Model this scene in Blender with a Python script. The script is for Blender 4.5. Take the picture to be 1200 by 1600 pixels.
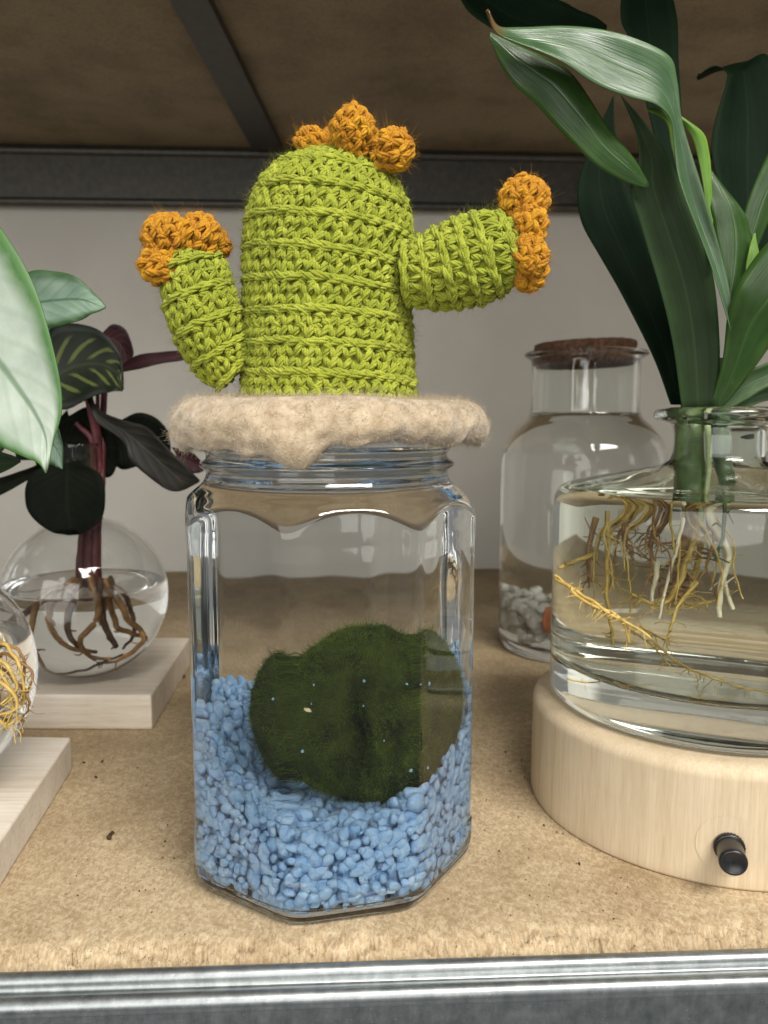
import bpy, math, random
import numpy as np
from math import radians, sin, cos, pi

# ---------------------------------------------------------------- scene basics
sc = bpy.context.scene
for o in list(bpy.data.objects):
    bpy.data.objects.remove(o)
col = sc.collection
CM = 0.01                       # everything below is written in centimetres
CAM_Y, CAM_Z, PITCH, FPX = -28.0, 15.7, radians(6.4), 1250.0

cam_d = bpy.data.cameras.new('camera')
cam = bpy.data.objects.new('camera', cam_d)
col.objects.link(cam)
cam.location = (0, CAM_Y * CM, CAM_Z * CM)
cam.rotation_euler = (pi / 2 - PITCH, 0, 0)
cam_d.sensor_fit = 'HORIZONTAL'
cam_d.sensor_width = 36
cam_d.lens = 36 * FPX / 1200
cam_d.clip_start = 0.01
cam_d.clip_end = 50
cam_d.dof.use_dof = True
cam_d.dof.focus_distance = 0.255
cam_d.dof.aperture_fstop = 25
sc.camera = cam

w = bpy.data.worlds.new('World')
sc.world = w
w.use_nodes = True
bg = w.node_tree.nodes['Background']
bg.inputs[0].default_value = (0.95, 0.97, 1.0, 1)
bg.inputs[1].default_value = 0.20

def area(name, loc, target, sx, sy, power, color):
    l = bpy.data.lights.new(name, 'AREA')
    l.shape = 'RECTANGLE'
    l.size, l.size_y = sx * CM, sy * CM
    l.energy = power
    l.color = color
    o = bpy.data.objects.new(name, l)
    col.objects.link(o)
    from mathutils import Vector
    p, t = Vector(loc) * CM, Vector(target) * CM
    o.location = p
    o.rotation_euler = (t - p).to_track_quat('-Z', 'Y').to_euler()
    return o
# shop ceiling light in front of and above the rack, and the shop window behind the camera
area('ceiling_light', (62, -120, 150), (0, 10, 8), 120, 50, 56, (1.0, 0.955, 0.895))
area('shop_window', (-70, -230, 60), (0, 20, 15), 240, 170, 40, (1.0, 0.985, 0.945))

sc.view_settings.view_transform = 'Standard'
sc.view_settings.look = 'None'
sc.view_settings.exposure = 0.05
sc.view_settings.gamma = 1.0
cy = sc.cycles
cy.max_bounces = 26
cy.transmission_bounces = 26
cy.transparent_max_bounces = 16
cy.diffuse_bounces = 4
cy.glossy_bounces = 8
cy.caustics_refractive = True
cy.caustics_reflective = True
cy.blur_glossy = 0.6
cy.sample_clamp_indirect = 6
cy.use_denoising = True
try:
    cy.denoiser = 'OPENIMAGEDENOISE'
except Exception:
    pass

# ---------------------------------------------------------------- helpers
rng = np.random.default_rng(7)
A = lambda *x: np.array(x, float)

def W(px, py, d):
    """Point at forward distance d (cm) that the photograph shows at pixel px, py."""
    xc, yc = (px - 600) / FPX, (800 - py) / FPX
    v = A(xc, cos(PITCH) + yc * sin(PITCH), -sin(PITCH) + yc * cos(PITCH))
    return A(0, CAM_Y, CAM_Z) + v * (d / v[1])

def mk(name, V, faces, mat, parent=None, base=(0, 0, 0), uv=None, smooth=True):
    """One mesh object. V (n,3) cm; faces: list of (m,k) int arrays; base: origin in cm."""
    V = (np.asarray(V, float) - np.asarray(base, float)) * CM
    me = bpy.data.meshes.new(name)
    fl = [np.asarray(f, np.int32) for f in faces if len(f)]
    loops = np.concatenate([f.ravel() for f in fl])
    sizes = np.concatenate([np.full(len(f), f.shape[1], np.int32) for f in fl])
    me.vertices.add(len(V))
    me.vertices.foreach_set('co', V.astype(np.float32).ravel())
    me.loops.add(len(loops))
    me.loops.foreach_set('vertex_index', loops)
    me.polygons.add(len(sizes))
    st = np.zeros(len(sizes), np.int32)
    st[1:] = np.cumsum(sizes)[:-1]
    me.polygons.foreach_set('loop_start', st)
    me.polygons.foreach_set('loop_total', sizes)
    me.polygons.foreach_set('use_smooth', np.full(len(sizes), smooth, bool))
    if uv is not None:
        ul = me.uv_layers.new(name='UVMap')
        ul.data.foreach_set('uv', np.asarray(uv, np.float32)[loops].ravel())
    me.update(calc_edges=True)
    me.validate()
    if mat:
        me.materials.append(mat)
    o = bpy.data.objects.new(name, me)
    col.objects.link(o)
    if parent is not None:
        o.parent = parent
        b = np.asarray(base, float)
        pb = np.asarray(parent['_b'], float) if '_b' in parent else b
        o.location = tuple((b - pb) * CM)
    else:
        o.location = tuple(np.asarray(base, float) * CM)
    o['_b'] = [float(x) for x in base]
    return o

def empty(name, base):
    o = bpy.data.objects.new(name, None)
    col.objects.link(o)
    o.empty_display_size = 0.01
    o.location = tuple(np.asarray(base, float) * CM)
    o['_b'] = [float(x) for x in base]
    return o

def tag(o, label=None, cat=None, group=None, kind=None):
    for k, v in (('label', label), ('category', cat), ('group', group), ('kind', kind)):
        if v:
            o[k] = v
    return o

def grid_faces(n, m, wrap=False, off=0):
    """quads of an n x m vertex grid (index i*m+j); wrap closes j."""
    i = np.arange(n - 1)[:, None]
    j = np.arange(m if wrap else m - 1)[None, :]
    j2 = (j + 1) % m
    q = np.stack([i * m + j, i * m + j2, (i + 1) * m + j2, (i + 1) * m + j], -1).reshape(-1, 4)
    return q + off

def catmull(P, n):
    P = np.asarray(P, float)
    if len(P) == 2:
        t = np.linspace(0, 1, n)[:, None]
        return P[0] * (1 - t) + P[1] * t
    Q = np.vstack([2 * P[0] - P[1], P, 2 * P[-1] - P[-2]])
    t = np.linspace(0, len(P) - 1 - 1e-9, n)
    k = t.astype(int)
    f = (t - k)[:, None]
    a, b, c, d = Q[k], Q[k + 1], Q[k + 2], Q[k + 3]
    return 0.5 * (2 * b + (c - a) * f + (2 * a - 5 * b + 4 * c - d) * f ** 2 + (3 * b - a - 3 * c + d) * f ** 3)

def chaikin(P, it=2):
    P = np.asarray(P, float)
    for _ in range(it):
        q = P[:-1] * .75 + P[1:] * .25
        r = P[:-1] * .25 + P[1:] * .75
        P = np.vstack([P[:1], np.stack([q, r], 1).reshape(-1, P.shape[1]), P[-1:]])
    return P

def sweep(paths, radii, sides, ref=None):
    """paths (n,k,3), radii (n,k) or scalar -> verts, quads (open tubes with closed ends by taper)."""
    paths = np.asarray(paths, float)
    n, k, _ = paths.shape
    radii = np.broadcast_to(np.asarray(radii, float), (n, k))
    T = np.gradient(paths, axis=1)
    T /= np.linalg.norm(T, axis=2, keepdims=True) + 1e-9
    if ref is None:
        ref = np.broadcast_to(A(0.31, 0.52, 0.79), paths.shape)
    N = ref - (ref * T).sum(2, keepdims=True) * T
    N /= np.linalg.norm(N, axis=2, keepdims=True) + 1e-9
    B = np.cross(T, N)
    an = np.arange(sides) * 2 * pi / sides
    V = paths[:, :, None] + radii[:, :, None, None] * (np.cos(an)[None, None, :, None] * N[:, :, None]
                                                     + np.sin(an)[None, None, :, None] * B[:, :, None])
    q = grid_faces(k, sides, True)
    F = (q[None] + (np.arange(n) * k * sides)[:, None, None]).reshape(-1, 4)
    return V.reshape(-1, 3), F

class MB:
    def __init__(s):
        s.V, s.F, s.U, s.n = [], {}, [], 0
    def add(s, V, *faces, uv=None):
        V = np.asarray(V, float).reshape(-1, 3)
        for f in faces:
            f = np.asarray(f)
            if len(f):
                s.F.setdefault(f.shape[1], []).append(f + s.n)
        s.V.append(V)
        s.U.append(np.zeros((len(V), 2)) if uv is None else uv)
        s.n += len(V)
    def build(s, name, mat, parent=None, base=(0, 0, 0), smooth=True, uv=False):
        return mk(name, np.vstack(s.V), [np.vstack(f) for f in s.F.values()], mat, parent, base,
                  uv=np.vstack(s.U) if uv else None, smooth=smooth)

def revolve(profile, seg=96, center=(0, 0), caps=True):
    """profile (k,2) of r,z; poles collapse to fans."""
    P = np.asarray(profile, float)
    an = np.arange(seg) * 2 * pi / seg
    V = np.stack([center[0] + P[:, None, 0] * np.cos(an), center[1] + P[:, None, 0] * np.sin(an),
                  np.broadcast_to(P[:, None, 1], (len(P), seg))], -1).reshape(-1, 3)
    return V, grid_faces(len(P), seg, True)

def fix_normals(o):
    import bmesh
    bm = bmesh.new()
    bm.from_mesh(o.data)
    bmesh.ops.remove_doubles(bm, verts=bm.verts, dist=1e-6)
    bmesh.ops.recalc_face_normals(bm, faces=bm.faces)
    bm.to_mesh(o.data)
    bm.free()
    return o

def noise3(P, scale, seed=0, oct=3):
    """cheap smooth pseudo noise of points, about -1..1"""
    r = np.random.default_rng(seed)
    out = np.zeros(len(P))
    amp, tot = 1.0, 0
    for o in range(oct):
        for _ in range(5):
            d = r.normal(size=3)
            out += amp * np.sin(P @ d * scale * (1.9 ** o) + r.uniform(0, 6.28)) / 2.6
        tot += amp
        amp *= .55
    return out / tot

def ico(sub):
    import bmesh
    bm = bmesh.new()
    bmesh.ops.create_icosphere(bm, subdivisions=sub, radius=1)
    V = np.array([v.co[:] for v in bm.verts])
    F = np.array([[v.index for v in f.verts] for f in bm.faces])
    bm.free()
    return V, F

# ---------------------------------------------------------------- materials
def new_mat(name):
    m = bpy.data.materials.new(name)
    m.use_nodes = True
    nt = m.node_tree
    return m, nt, nt.nodes['Principled BSDF']

def N(nt, typ, **kw):
    n = nt.nodes.new(typ)
    for k, v in kw.items():
        if k == 'i':
            for a, b in v.items():
                n.inputs[a].default_value = b
        else:
            setattr(n, k, v)
    return n

def ramp(nt, fac, stops, interp='LINEAR'):
    r = N(nt, 'ShaderNodeValToRGB')
    r.color_ramp.interpolation = interp
    e = r.color_ramp.elements
    while len(e) < len(stops):
        e.new(0.5)
    for k, (p, c) in enumerate(stops):
        e[k].position = p
        e[k].color = (*c, 1) if len(c) == 3 else c
    nt.links.new(fac, r.inputs[0])
    return r.outputs[0]

def coords(nt, scale=(100, 100, 100), kind='Object', rot=(0, 0, 0)):
    tc = N(nt, 'ShaderNodeTexCoord')
    mp = N(nt, 'ShaderNodeMapping')
    mp.inputs['Scale'].default_value = scale
    mp.inputs['Rotation'].default_value = rot
    nt.links.new(tc.outputs[kind], mp.inputs[0])
    return mp.outputs[0]

def noise(nt, vec, scale, detail=4, rough=.6, dist=0):
    n = N(nt, 'ShaderNodeTexNoise', i={'Scale': scale, 'Detail': detail, 'Roughness': rough, 'Distortion': dist})
    nt.links.new(vec, n.inputs['Vector'])
    return n.outputs['Fac']

def mixc(nt, fac, a, b, mode='MIX'):
    m = N(nt, 'ShaderNodeMix', data_type='RGBA', blend_type=mode)
    for sock, v in ((m.inputs[0], fac), (m.inputs[6], a), (m.inputs[7], b)):
        if isinstance(v, (int, float)):
            sock.default_value = v
        elif isinstance(v, tuple):
            sock.default_value = (*v, 1) if len(v) == 3 else v
        else:
            nt.links.new(v, sock)
    return m.outputs[2]

def math_(nt, op, a, b=None, c=None):
    m = N(nt, 'ShaderNodeMath', operation=op)
    for k, v in enumerate((a, b, c)):
        if v is None:
            continue
        if isinstance(v, (int, float)):
            m.inputs[k].default_value = v
        else:
            nt.links.new(v, m.inputs[k])
    return m.outputs[0]

def bump(nt, p, h, strength=.3, dist=.001):
    b = N(nt, 'ShaderNodeBump', i={'Strength': strength, 'Distance': dist})
    nt.links.new(h, b.inputs['Height'])
    nt.links.new(b.outputs[0], p.inputs['Normal'])

def glass(name, tint=(.97, .99, .98), ior=1.5, rough=0.0, smudge=0):
    m, nt, p = new_mat(name)
    p.inputs['Base Color'].default_value = (*tint, 1)
    p.inputs['Transmission Weight'].default_value = 1
    p.inputs['Roughness'].default_value = rough
    p.inputs['IOR'].default_value = ior
    if smudge:
        v = coords(nt)
        f = noise(nt, v, .45, 0)
        bump(nt, p, f, .10, .002)
    return m

def yarn(name, c1, c2, c3):
    m, nt, p = new_mat(name)
    v = coords(nt)
    f = noise(nt, v, 2.2, 3)
    c = ramp(nt, f, [(.3, c1), (.52, c2), (.72, c3)])
    g = noise(nt, v, 38, 2)
    c = mixc(nt, math_(nt, 'MULTIPLY', g, .35), c, c3)
    nt.links.new(c, p.inputs['Base Color'])
    p.inputs['Roughness'].default_value = .75
    p.inputs['Sheen Weight'].default_value = .10
    p.inputs['Sheen Roughness'].default_value = .5
    p.inputs['Specular IOR Level'].default_value = .25
    bump(nt, p, noise(nt, v, 24, 4, .75), .8, .0012)
    return m

def plain(name, c1, c2, scale=3, rough=.8, spec=.3, bstr=.3, bscale=20, metallic=0, sheen=0, bd=.0008):
    m, nt, p = new_mat(name)
    v = coords(nt)
    c = ramp(nt, noise(nt, v, scale, 5), [(.32, c1), (.68, c2)])
    nt.links.new(c, p.inputs['Base Color'])
    p.inputs['Roughness'].default_value = rough
    p.inputs['Specular IOR Level'].default_value = spec
    p.inputs['Metallic'].default_value = metallic
    p.inputs['Sheen Weight'].default_value = sheen
    if bstr:
        bump(nt, p, noise(nt, v, bscale, 4), bstr, bd)
    return m

def chipboard(name, cols, bstr=.35):
    m, nt, p = new_mat(name)
    base = None
    v0 = coords(nt)
    warp = N(nt, 'ShaderNodeTexNoise', i={'Scale': .8, 'Detail': 0})
    nt.links.new(v0, warp.inputs['Vector'])
    layers = []
    for k, (ang, sx, sy, s) in enumerate(((.45, 1, 3.0, 4.0), (-.95, 1, 3.2, 4.8), (1.45, 1, 2.8, 6.0))):
        mp = N(nt, 'ShaderNodeMapping')
        mp0 = N(nt, 'ShaderNodeMapping')
        mp0.inputs['Rotation'].default_value = (0, 0, ang)
        nt.links.new(v0, mp0.inputs[0])
        mp.inputs['Scale'].default_value = (sx, sy, sx)
        nt.links.new(mp0.outputs[0], mp.inputs[0])
        vo = N(nt, 'ShaderNodeTexVoronoi', i={'Scale': s, 'Randomness': 1})
        nt.links.new(mp.outputs[0], vo.inputs['Vector'])
        sp = N(nt, 'ShaderNodeSeparateColor')
        nt.links.new(vo.outputs['Color'], sp.inputs[0])
        layers.append(sp.outputs[k])
    fine = noise(nt, v0, 22, 4, .7)
    med = noise(nt, v0, 3.2, 4, .6)
    f = math_(nt, 'ADD', math_(nt, 'MULTIPLY', fine, .55), math_(nt, 'MULTIPLY', med, .45))
    c = ramp(nt, f, [(.36, cols[0]), (.47, cols[1]), (.60, cols[2])])
    for k, lay in enumerate(layers):
        c = mixc(nt, math_(nt, 'MULTIPLY', ramp(nt, lay, [(.80, (0, 0, 0)), (.86, (1, 1, 1))]), .34), c, cols[3])
        c = mixc(nt, math_(nt, 'MULTIPLY', ramp(nt, lay, [(.07, (1, 1, 1)), (.11, (0, 0, 0))]), .38), c, cols[0])
        f = math_(nt, 'ADD', f, math_(nt, 'MULTIPLY', lay, .12))
    blot = noise(nt, v0, .16, 4)
    c = mixc(nt, ramp(nt, blot, [(.42, (0, 0, 0)), (.75, (.5, .5, .5))]), c, cols[0], 'MULTIPLY')
    sp = noise(nt, v0, 9, 2, .8)
    sp2 = noise(nt, v0, .45, 3)
    speck = ramp(nt, math_(nt, 'ADD', sp, math_(nt, 'MULTIPLY', sp2, .35)), [(.86, (0, 0, 0)), (.90, (1, 1, 1))])
    c = mixc(nt, math_(nt, 'MULTIPLY', speck, .8), c, (.055, .03, .015))
    nt.links.new(c, p.inputs['Base Color'])
    p.inputs['Roughness'].default_value = .72
    p.inputs['Specular IOR Level'].default_value = .3
    bump(nt, p, f, bstr, .0006)
    return m

def leaf_mat(name, dark, mid, edge, rib, vein_k=22, vein_c=6, vein_amt=.25, rough=.35, spec=.5, streak=0,
             pattern=None, tip=None, back=None):
    m, nt, p = new_mat(name)
    tc = N(nt, 'ShaderNodeTexCoord')
    s = N(nt, 'ShaderNodeSeparateXYZ')
    nt.links.new(tc.outputs['UV'], s.inputs[0])
    u, v = s.outputs[0], s.outputs[1]
    a = math_(nt, 'MULTIPLY', math_(nt, 'ABSOLUTE', math_(nt, 'SUBTRACT', u, .5)), 2)
    ob = coords(nt)
    n1 = noise(nt, ob, .8, 4)
    c = mixc(nt, ramp(nt, n1, [(.35, (0, 0, 0)), (.65, (1, 1, 1))]), dark, mid)
    aw = math_(nt, 'ADD', a, math_(nt, 'MULTIPLY', math_(nt, 'SUBTRACT', n1, .5), .35))
    c = mixc(nt, ramp(nt, aw, [(.62, (0, 0, 0)), (.92, (1, 1, 1))]), c, edge)
    ph = math_(nt, 'SUBTRACT', math_(nt, 'MULTIPLY', v, vein_k), math_(nt, 'MULTIPLY', a, vein_c))
    wv = math_(nt, 'ADD', math_(nt, 'MULTIPLY', math_(nt, 'SINE', math_(nt, 'MULTIPLY', ph, 6.283)), .5), .5)
    if streak:
        mp = N(nt, 'ShaderNodeMapping')
        mp.inputs['Scale'].default_value = (streak, 1.2, 1)
        nt.links.new(tc.outputs['UV'], mp.inputs[0])
        st = noise(nt, mp.outputs[0], 1.0, 5, .7)
        c = mixc(nt, ramp(nt, st, [(.35, (0, 0, 0)), (.7, (.6, .6, .6))]), c, edge)
    if vein_amt:
        c = mixc(nt, math_(nt, 'MULTIPLY', ramp(nt, wv, [(.75, (0, 0, 0)), (1, (1, 1, 1))]), vein_amt), c, rib)
    if pattern:
        pw = ramp(nt, math_(nt, 'ADD', wv, math_(nt, 'MULTIPLY', math_(nt, 'SUBTRACT', n1, .5), .9)),
                  [(.72, (0, 0, 0)), (.86, (1, 1, 1))])
        band = ramp(nt, a, [(.10, (0, 0, 0)), (.2, (1, 1, 1)), (.62, (1, 1, 1)), (.74, (0, 0, 0))])
        c = mixc(nt, mixc(nt, 1.0, pw, band, 'MULTIPLY'), c, pattern)
    ribm = ramp(nt, a, [(.02, (1, 1, 1)), (.07, (0, 0, 0))])
    c = mixc(nt, math_(nt, 'MULTIPLY', ribm, .7), c, rib)
    if tip:
        c = mixc(nt, ramp(nt, v, [(.86, (0, 0, 0)), (.95, (1, 1, 1))]), c, tip)
    if back:
        g = N(nt, 'ShaderNodeNewGeometry')
        c = mixc(nt, g.outputs['Backfacing'], c, back)
    nt.links.new(c, p.inputs['Base Color'])
    p.inputs['Roughness'].default_value = rough
    p.inputs['Specular IOR Level'].default_value = spec
    hb = math_(nt, 'ADD', math_(nt, 'MULTIPLY', wv, .5), math_(nt, 'MULTIPLY', ribm, -1.0))
    if streak:
        mp2 = N(nt, 'ShaderNodeMapping')
        mp2.inputs['Scale'].default_value = (streak * 4, 1.0, 1)
        nt.links.new(tc.outputs['UV'], mp2.inputs[0])
        hb = math_(nt, 'ADD', hb, math_(nt, 'MULTIPLY', noise(nt, mp2.outputs[0], 1.0, 3, .6), 1.6))
    rv = N(nt, 'ShaderNodeMapRange', i={3: rough - .05, 4: rough + (.10 if rough < .25 else .2)})
    nt.links.new(noise(nt, ob, 1.6, 5, .7), rv.inputs[0])
    nt.links.new(rv.outputs[0], p.inputs['Roughness'])
    bump(nt, p, hb, .25, .0008)
    # light glows through a thin leaf
    tr = N(nt, 'ShaderNodeBsdfTranslucent')
    nt.links.new(c, tr.inputs[0])
    mx = N(nt, 'ShaderNodeMixShader', i={0: .26})
    out = nt.nodes['Material Output']
    nt.links.new(p.outputs[0], mx.inputs[1])
    nt.links.new(tr.outputs[0], mx.inputs[2])
    nt.links.new(mx.outputs[0], out.inputs[0])
    return m

def wood(name, c1, c2, c3, axis='X', scale=1.0, rough=.6):
    m, nt, p = new_mat(name)
    s = {'X': (8, 150, 150), 'Y': (150, 8, 150), 'Z': (150, 150, 8)}[axis]
    v = coords(nt, tuple(k * scale for k in s))
    v2 = coords(nt, tuple(k * scale * .22 for k in s))
    f = math_(nt, 'ADD', math_(nt, 'MULTIPLY', noise(nt, v, 4.0, 5, .65), .55), math_(nt, 'MULTIPLY', noise(nt, v2, 3, 4), .45))
    c = ramp(nt, f, [(.33, c1), (.5, c2), (.66, c3)])
    vo = coords(nt)
    c = mixc(nt, ramp(nt, noise(nt, vo, .35, 4), [(.5, (0, 0, 0)), (.78, (.45, .45, .45))]), c, c1)
    nt.links.new(c, p.inputs['Base Color'])
    p.inputs['Roughness'].default_value = rough
    p.inputs['Specular IOR Level'].default_value = .3
    bump(nt, p, f, .25, .0007)
    return m

def metal(name, c1, c2, rough, streak=False, metallic=.9):
    m, nt, p = new_mat(name)
    v = coords(nt)
    f = noise(nt, v, 1.6, 5, .65)
    vz = coords(nt, (110, 110, 25))
    g = noise(nt, vz, 4, 4, .7)
    ff = math_(nt, 'ADD', math_(nt, 'MULTIPLY', f, .68), math_(nt, 'MULTIPLY', g, .32))
    c = ramp(nt, ff, [(.36, c1), (.64, c2)])
    spk = noise(nt, v, 16, 2, .8)
    c = mixc(nt, ramp(nt, spk, [(.66, (0, 0, 0)), (.74, (.55, .55, .55))]), c, tuple(min(1, x * 2.3) for x in c2))
    nt.links.new(c, p.inputs['Base Color'])
    p.inputs['Metallic'].default_value = metallic
    r = N(nt, 'ShaderNodeMapRange', i={3: rough - .08, 4: rough + .14})
    nt.links.new(ff, r.inputs[0])
    nt.links.new(r.outputs[0], p.inputs['Roughness'])
    bump(nt, p, f, .05, .0008)
    return m

M = {}
M['glass'] = glass('clear jar glass', (.978, .993, .988), 1.5, 0, 1)
M['glass2'] = glass('clear bottle glass', (.965, .985, .965), 1.5)
M['glass4'] = glass('greenish bottle glass', (.90, .955, .905), 1.5)
M['glass3'] = glass('thin vase glass', (.985, .99, .985), 1.48)
M['water'] = glass('water surface', (.995, 1, .998), 1.333)
M['wet'] = glass('water against glass', (.995, 1, .998), 1.333 / 1.5)
M['wet_y'] = glass('yellowish water against glass', (.975, .978, .92), 1.333 / 1.5)
M['lime'] = yarn('lime green yarn', (.25, .30, .012), (.385, .44, .025), (.56, .605, .07))
M['gold'] = yarn('mustard yarn', (.44, .15, .002), (.64, .275, .004), (.82, .44, .014))
M['felt'] = plain('beige wool felt', (.33, .25, .155), (.54, .44, .31), 2.2, .95, .1, .5, 14, sheen=.4)
M['fibre'] = plain('beige wool fibre', (.40, .315, .205), (.66, .56, .42), 1.8, .8, .2, 0)
M['white_lid'] = plain('white plastic lid', (.75, .75, .73), (.8, .8, .78), 2, .4, .5, .05)
M['gravel'] = plain('light blue gravel', (.265, .495, .82), (.52, .73, .94), 2.6, .95, .12, .8, 22)
M['moss'] = plain('dark green moss', (.008, .012, .003), (.050, .068, .008), 1.3, .9, .15, .6, 14)
M['moss_f'] = plain('moss fibre', (.012, .026, .003), (.15, .225, .014), 1.1, .7, .2, 0)
M['chip'] = plain('shell chip', (.6, .5, .3), (.8, .7, .5), 5, .5)
M['board'] = chipboard('chipboard', ((.31, .215, .118), (.45, .338, .20), (.52, .41, .255), (.67, .56, .385)))
M['board_shade'] = chipboard('chipboard underside, shade darkened', ((.19, .15, .095), (.25, .20, .13), (.28, .225, .15), (.32, .26, .18)), .05)  # darker copy of the board, shadow under the shelf put into the colour
M['wall'] = plain('grey white wall', (.60, .58, .53), (.70, .68, .625), .05, .7, .3, .04, 4)
M['steel'] = metal('galvanised steel', (.24, .26, .265), (.40, .42, .42), .36)
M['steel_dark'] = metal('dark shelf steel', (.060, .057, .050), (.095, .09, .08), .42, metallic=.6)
M['steel_face'] = metal('worn steel face with dark floor reflection', (.18, .20, .198), (.32, .34, .335), .36)  # darker than the beads: a dark floor's reflection is put into the colour
M['birch'] = wood('pale birch', (.47, .37, .235), (.57, .46, .31), (.63, .525, .37), 'Z', 1.6)
M['paulownia'] = wood('pale whitewashed wood', (.60, .50, .38), (.74, .66, .55), (.82, .76, .67), 'X', 1.0)
M['black'] = plain('black plastic', (.008, .008, .009), (.016, .016, .018), 3, .32, .5, .05)
M['dark_gap'] = plain('dark gap', (.36, .27, .16), (.52, .41, .26), 6, .9)
M['cork'] = plain('dark cork', (.065, .032, .020), (.19, .10, .062), 3.5, .85, .2, .7, 9)
M['pebble'] = plain('white pebble', (.52, .51, .44), (.76, .75, .68), 1.2, .6, .3, .2)
M['terracotta'] = plain('terracotta', (.42, .14, .06), (.56, .22, .11), 2, .8)
M['soil'] = plain('soil crumb', (.03, .018, .01), (.09, .05, .025), 6, .95)
M['root_y'] = plain('yellow root', (.36, .23, .05), (.58, .42, .13), 2, .6, .4, .2)
M['root_w'] = plain('pale root', (.60, .52, .36), (.78, .72, .55), 2, .5, .4, .1)
M['root_b'] = plain('brown root', (.16, .08, .025), (.36, .20, .07), 2.5, .6, .4, .3)
M['root_d'] = plain('dark brown root', (.05, .028, .014), (.15, .08, .035), 2.5, .6, .4, .3)
M['stem_g'] = plain('green stem', (.035, .062, .018), (.09, .14, .045), 1.2, .45, .5, .1)
M['stem_p'] = plain('pale green stem', (.22, .28, .12), (.40, .44, .26), 1.5, .5, .4, .1)
M['stem_m'] = plain('maroon stem', (.06, .012, .016), (.13, .03, .035), 2, .5, .4, .1)
M['dra_shade'] = leaf_mat('deep green strap leaf, shade darkened', (.003, .009, .004), (.005, .014, .006), (.007, .019, .008), (.009, .02, .01), 0, 0, 0, .6, .08, 9)  # near-black base: shade behind the other leaves is put into the colour
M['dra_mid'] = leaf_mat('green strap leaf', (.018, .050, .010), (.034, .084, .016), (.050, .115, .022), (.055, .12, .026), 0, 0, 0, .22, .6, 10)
M['dra_top'] = leaf_mat('glossy glare-paled green strap leaf with brown tip', (.040, .095, .040), (.075, .145, .066), (.10, .18, .08), (.12, .2, .09), 0, 0, 0, .17, .9, 12, tip=(.20, .11, .04))  # paler base: glare on the bent leaf is put into the colour
M['dra_lime'] = leaf_mat('young bright leaf', (.07, .19, .018), (.12, .28, .03), (.22, .38, .05), (.15, .30, .05), 0, 0, 0, .3, .5, 8)
M['dra_olive'] = leaf_mat('olive leaf sheath', (.013, .022, .009), (.018, .032, .011), (.024, .052, .016), (.03, .06, .02), 0, 0, 0, .55, .18, 8)
M['silver'] = leaf_mat('silvery leaf with green margin', (.42, .50, .41), (.53, .60, .51), (.075, .19, .045), (.09, .19, .08), 9, 2.5, .13, .42, .45)
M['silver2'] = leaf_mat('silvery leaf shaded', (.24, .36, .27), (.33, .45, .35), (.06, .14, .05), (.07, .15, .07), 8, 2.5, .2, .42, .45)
M['cal_dark'] = leaf_mat('near black leaf', (.004, .0055, .003), (.007, .009, .005), (.005, .007, .004), (.012, .012, .008), 12, 3, .1, .65, .1)
M['cal_pat'] = leaf_mat('dark leaf with yellow green flashes', (.008, .013, .006), (.013, .02, .008), (.006, .010, .005), (.03, .04, .015), 6, 2.4, 0, .45, .35, pattern=(.095, .12, .03))
M['cal_str'] = leaf_mat('dark ribbed leaf', (.010, .010, .007), (.02, .019, .012), (.010, .009, .007), (.05, .045, .03), 7, 2, .35, .45, .35)
M['cal_mag'] = leaf_mat('maroon leaf underside', (.03, .010, .012), (.055, .016, .02), (.02, .008, .009), (.08, .03, .03), 9, 2.5, .15, .5, .3)

# ---------------------------------------------------------------- setting
ROT = radians(2.7)
def rot_obj(o):
    o.rotation_euler = (0, 0, ROT)
    return o

# chipboard shelf: fine strip along the broken front edge, built as one sheet with thickness
xs = np.concatenate([np.linspace(-75, -20, 40)[:-1], np.linspace(-20, 20, 900), np.linspace(20, 75, 40)[1:]])
nx = len(xs)
prof = [(-4.55, 0), (-4.75, -.02), (-4.93, -.06), (-5.1, -.13), (-5.24, -.22), (-5.36, -.33), (-5.45, -.48), (-5.5, -.8), (-5.5, -1.8)]
rows = [(56.5, -1.8), (56.5, 0), (25, 0), (5, 0), (-3, 0)] + prof
V = np.zeros((len(rows), nx, 3))
for k, (y, z) in enumerate(rows):
    V[k, :, 0], V[k, :, 1], V[k, :, 2] = xs, y, z
V = V.reshape(-1, 3)
nzm = noise3(V, 3.2, 5, 4) * .55 + rng.normal(size=len(V)) * .5
rough_w = np.repeat([0] * 5 + [0, .3, .8, 1, 1, 1, .8, .3, 0], nx)
V[:, 2] += nzm * rough_w * .05 + np.clip(noise3(V * A(1, 1.6, 1), 6.5, 41, 2) * 3, -1, .5) * rough_w * .045 - np.clip(noise3(V * A(1, 2.5, 1), 4.5, 9, 3) - .05, 0, 1) * rough_w * .42
V[:, 1] += rng.normal(size=len(V)) * rough_w * .035 + noise3(V, 2.0, 19, 3) * rough_w * .08
V2 = V.reshape(len(rows), nx, 3)
F = grid_faces(len(rows), nx)
shelf = rot_obj(mk('shelf', V, [F, np.stack([np.arange(nx - 1), np.arange(1, nx), (len(rows) - 1) * nx + np.arange(1, nx), (len(rows) - 1) * nx + np.arange(nx - 1)], 1)], M['board']))
tag(shelf, 'tan chipboard shelf board with a rough broken front edge', kind='structure')

def box(x0, x1, y0, y1, z0, z1):
    V = A(*[[x, y, z] for x in (x0, x1) for y in (y0, y1) for z in (z0, z1)])
    F = np.array([[0, 1, 3, 2], [4, 6, 7, 5], [0, 4, 5, 1], [2, 3, 7, 6], [0, 2, 6, 4], [1, 5, 7, 3]])
    return V, F

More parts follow.
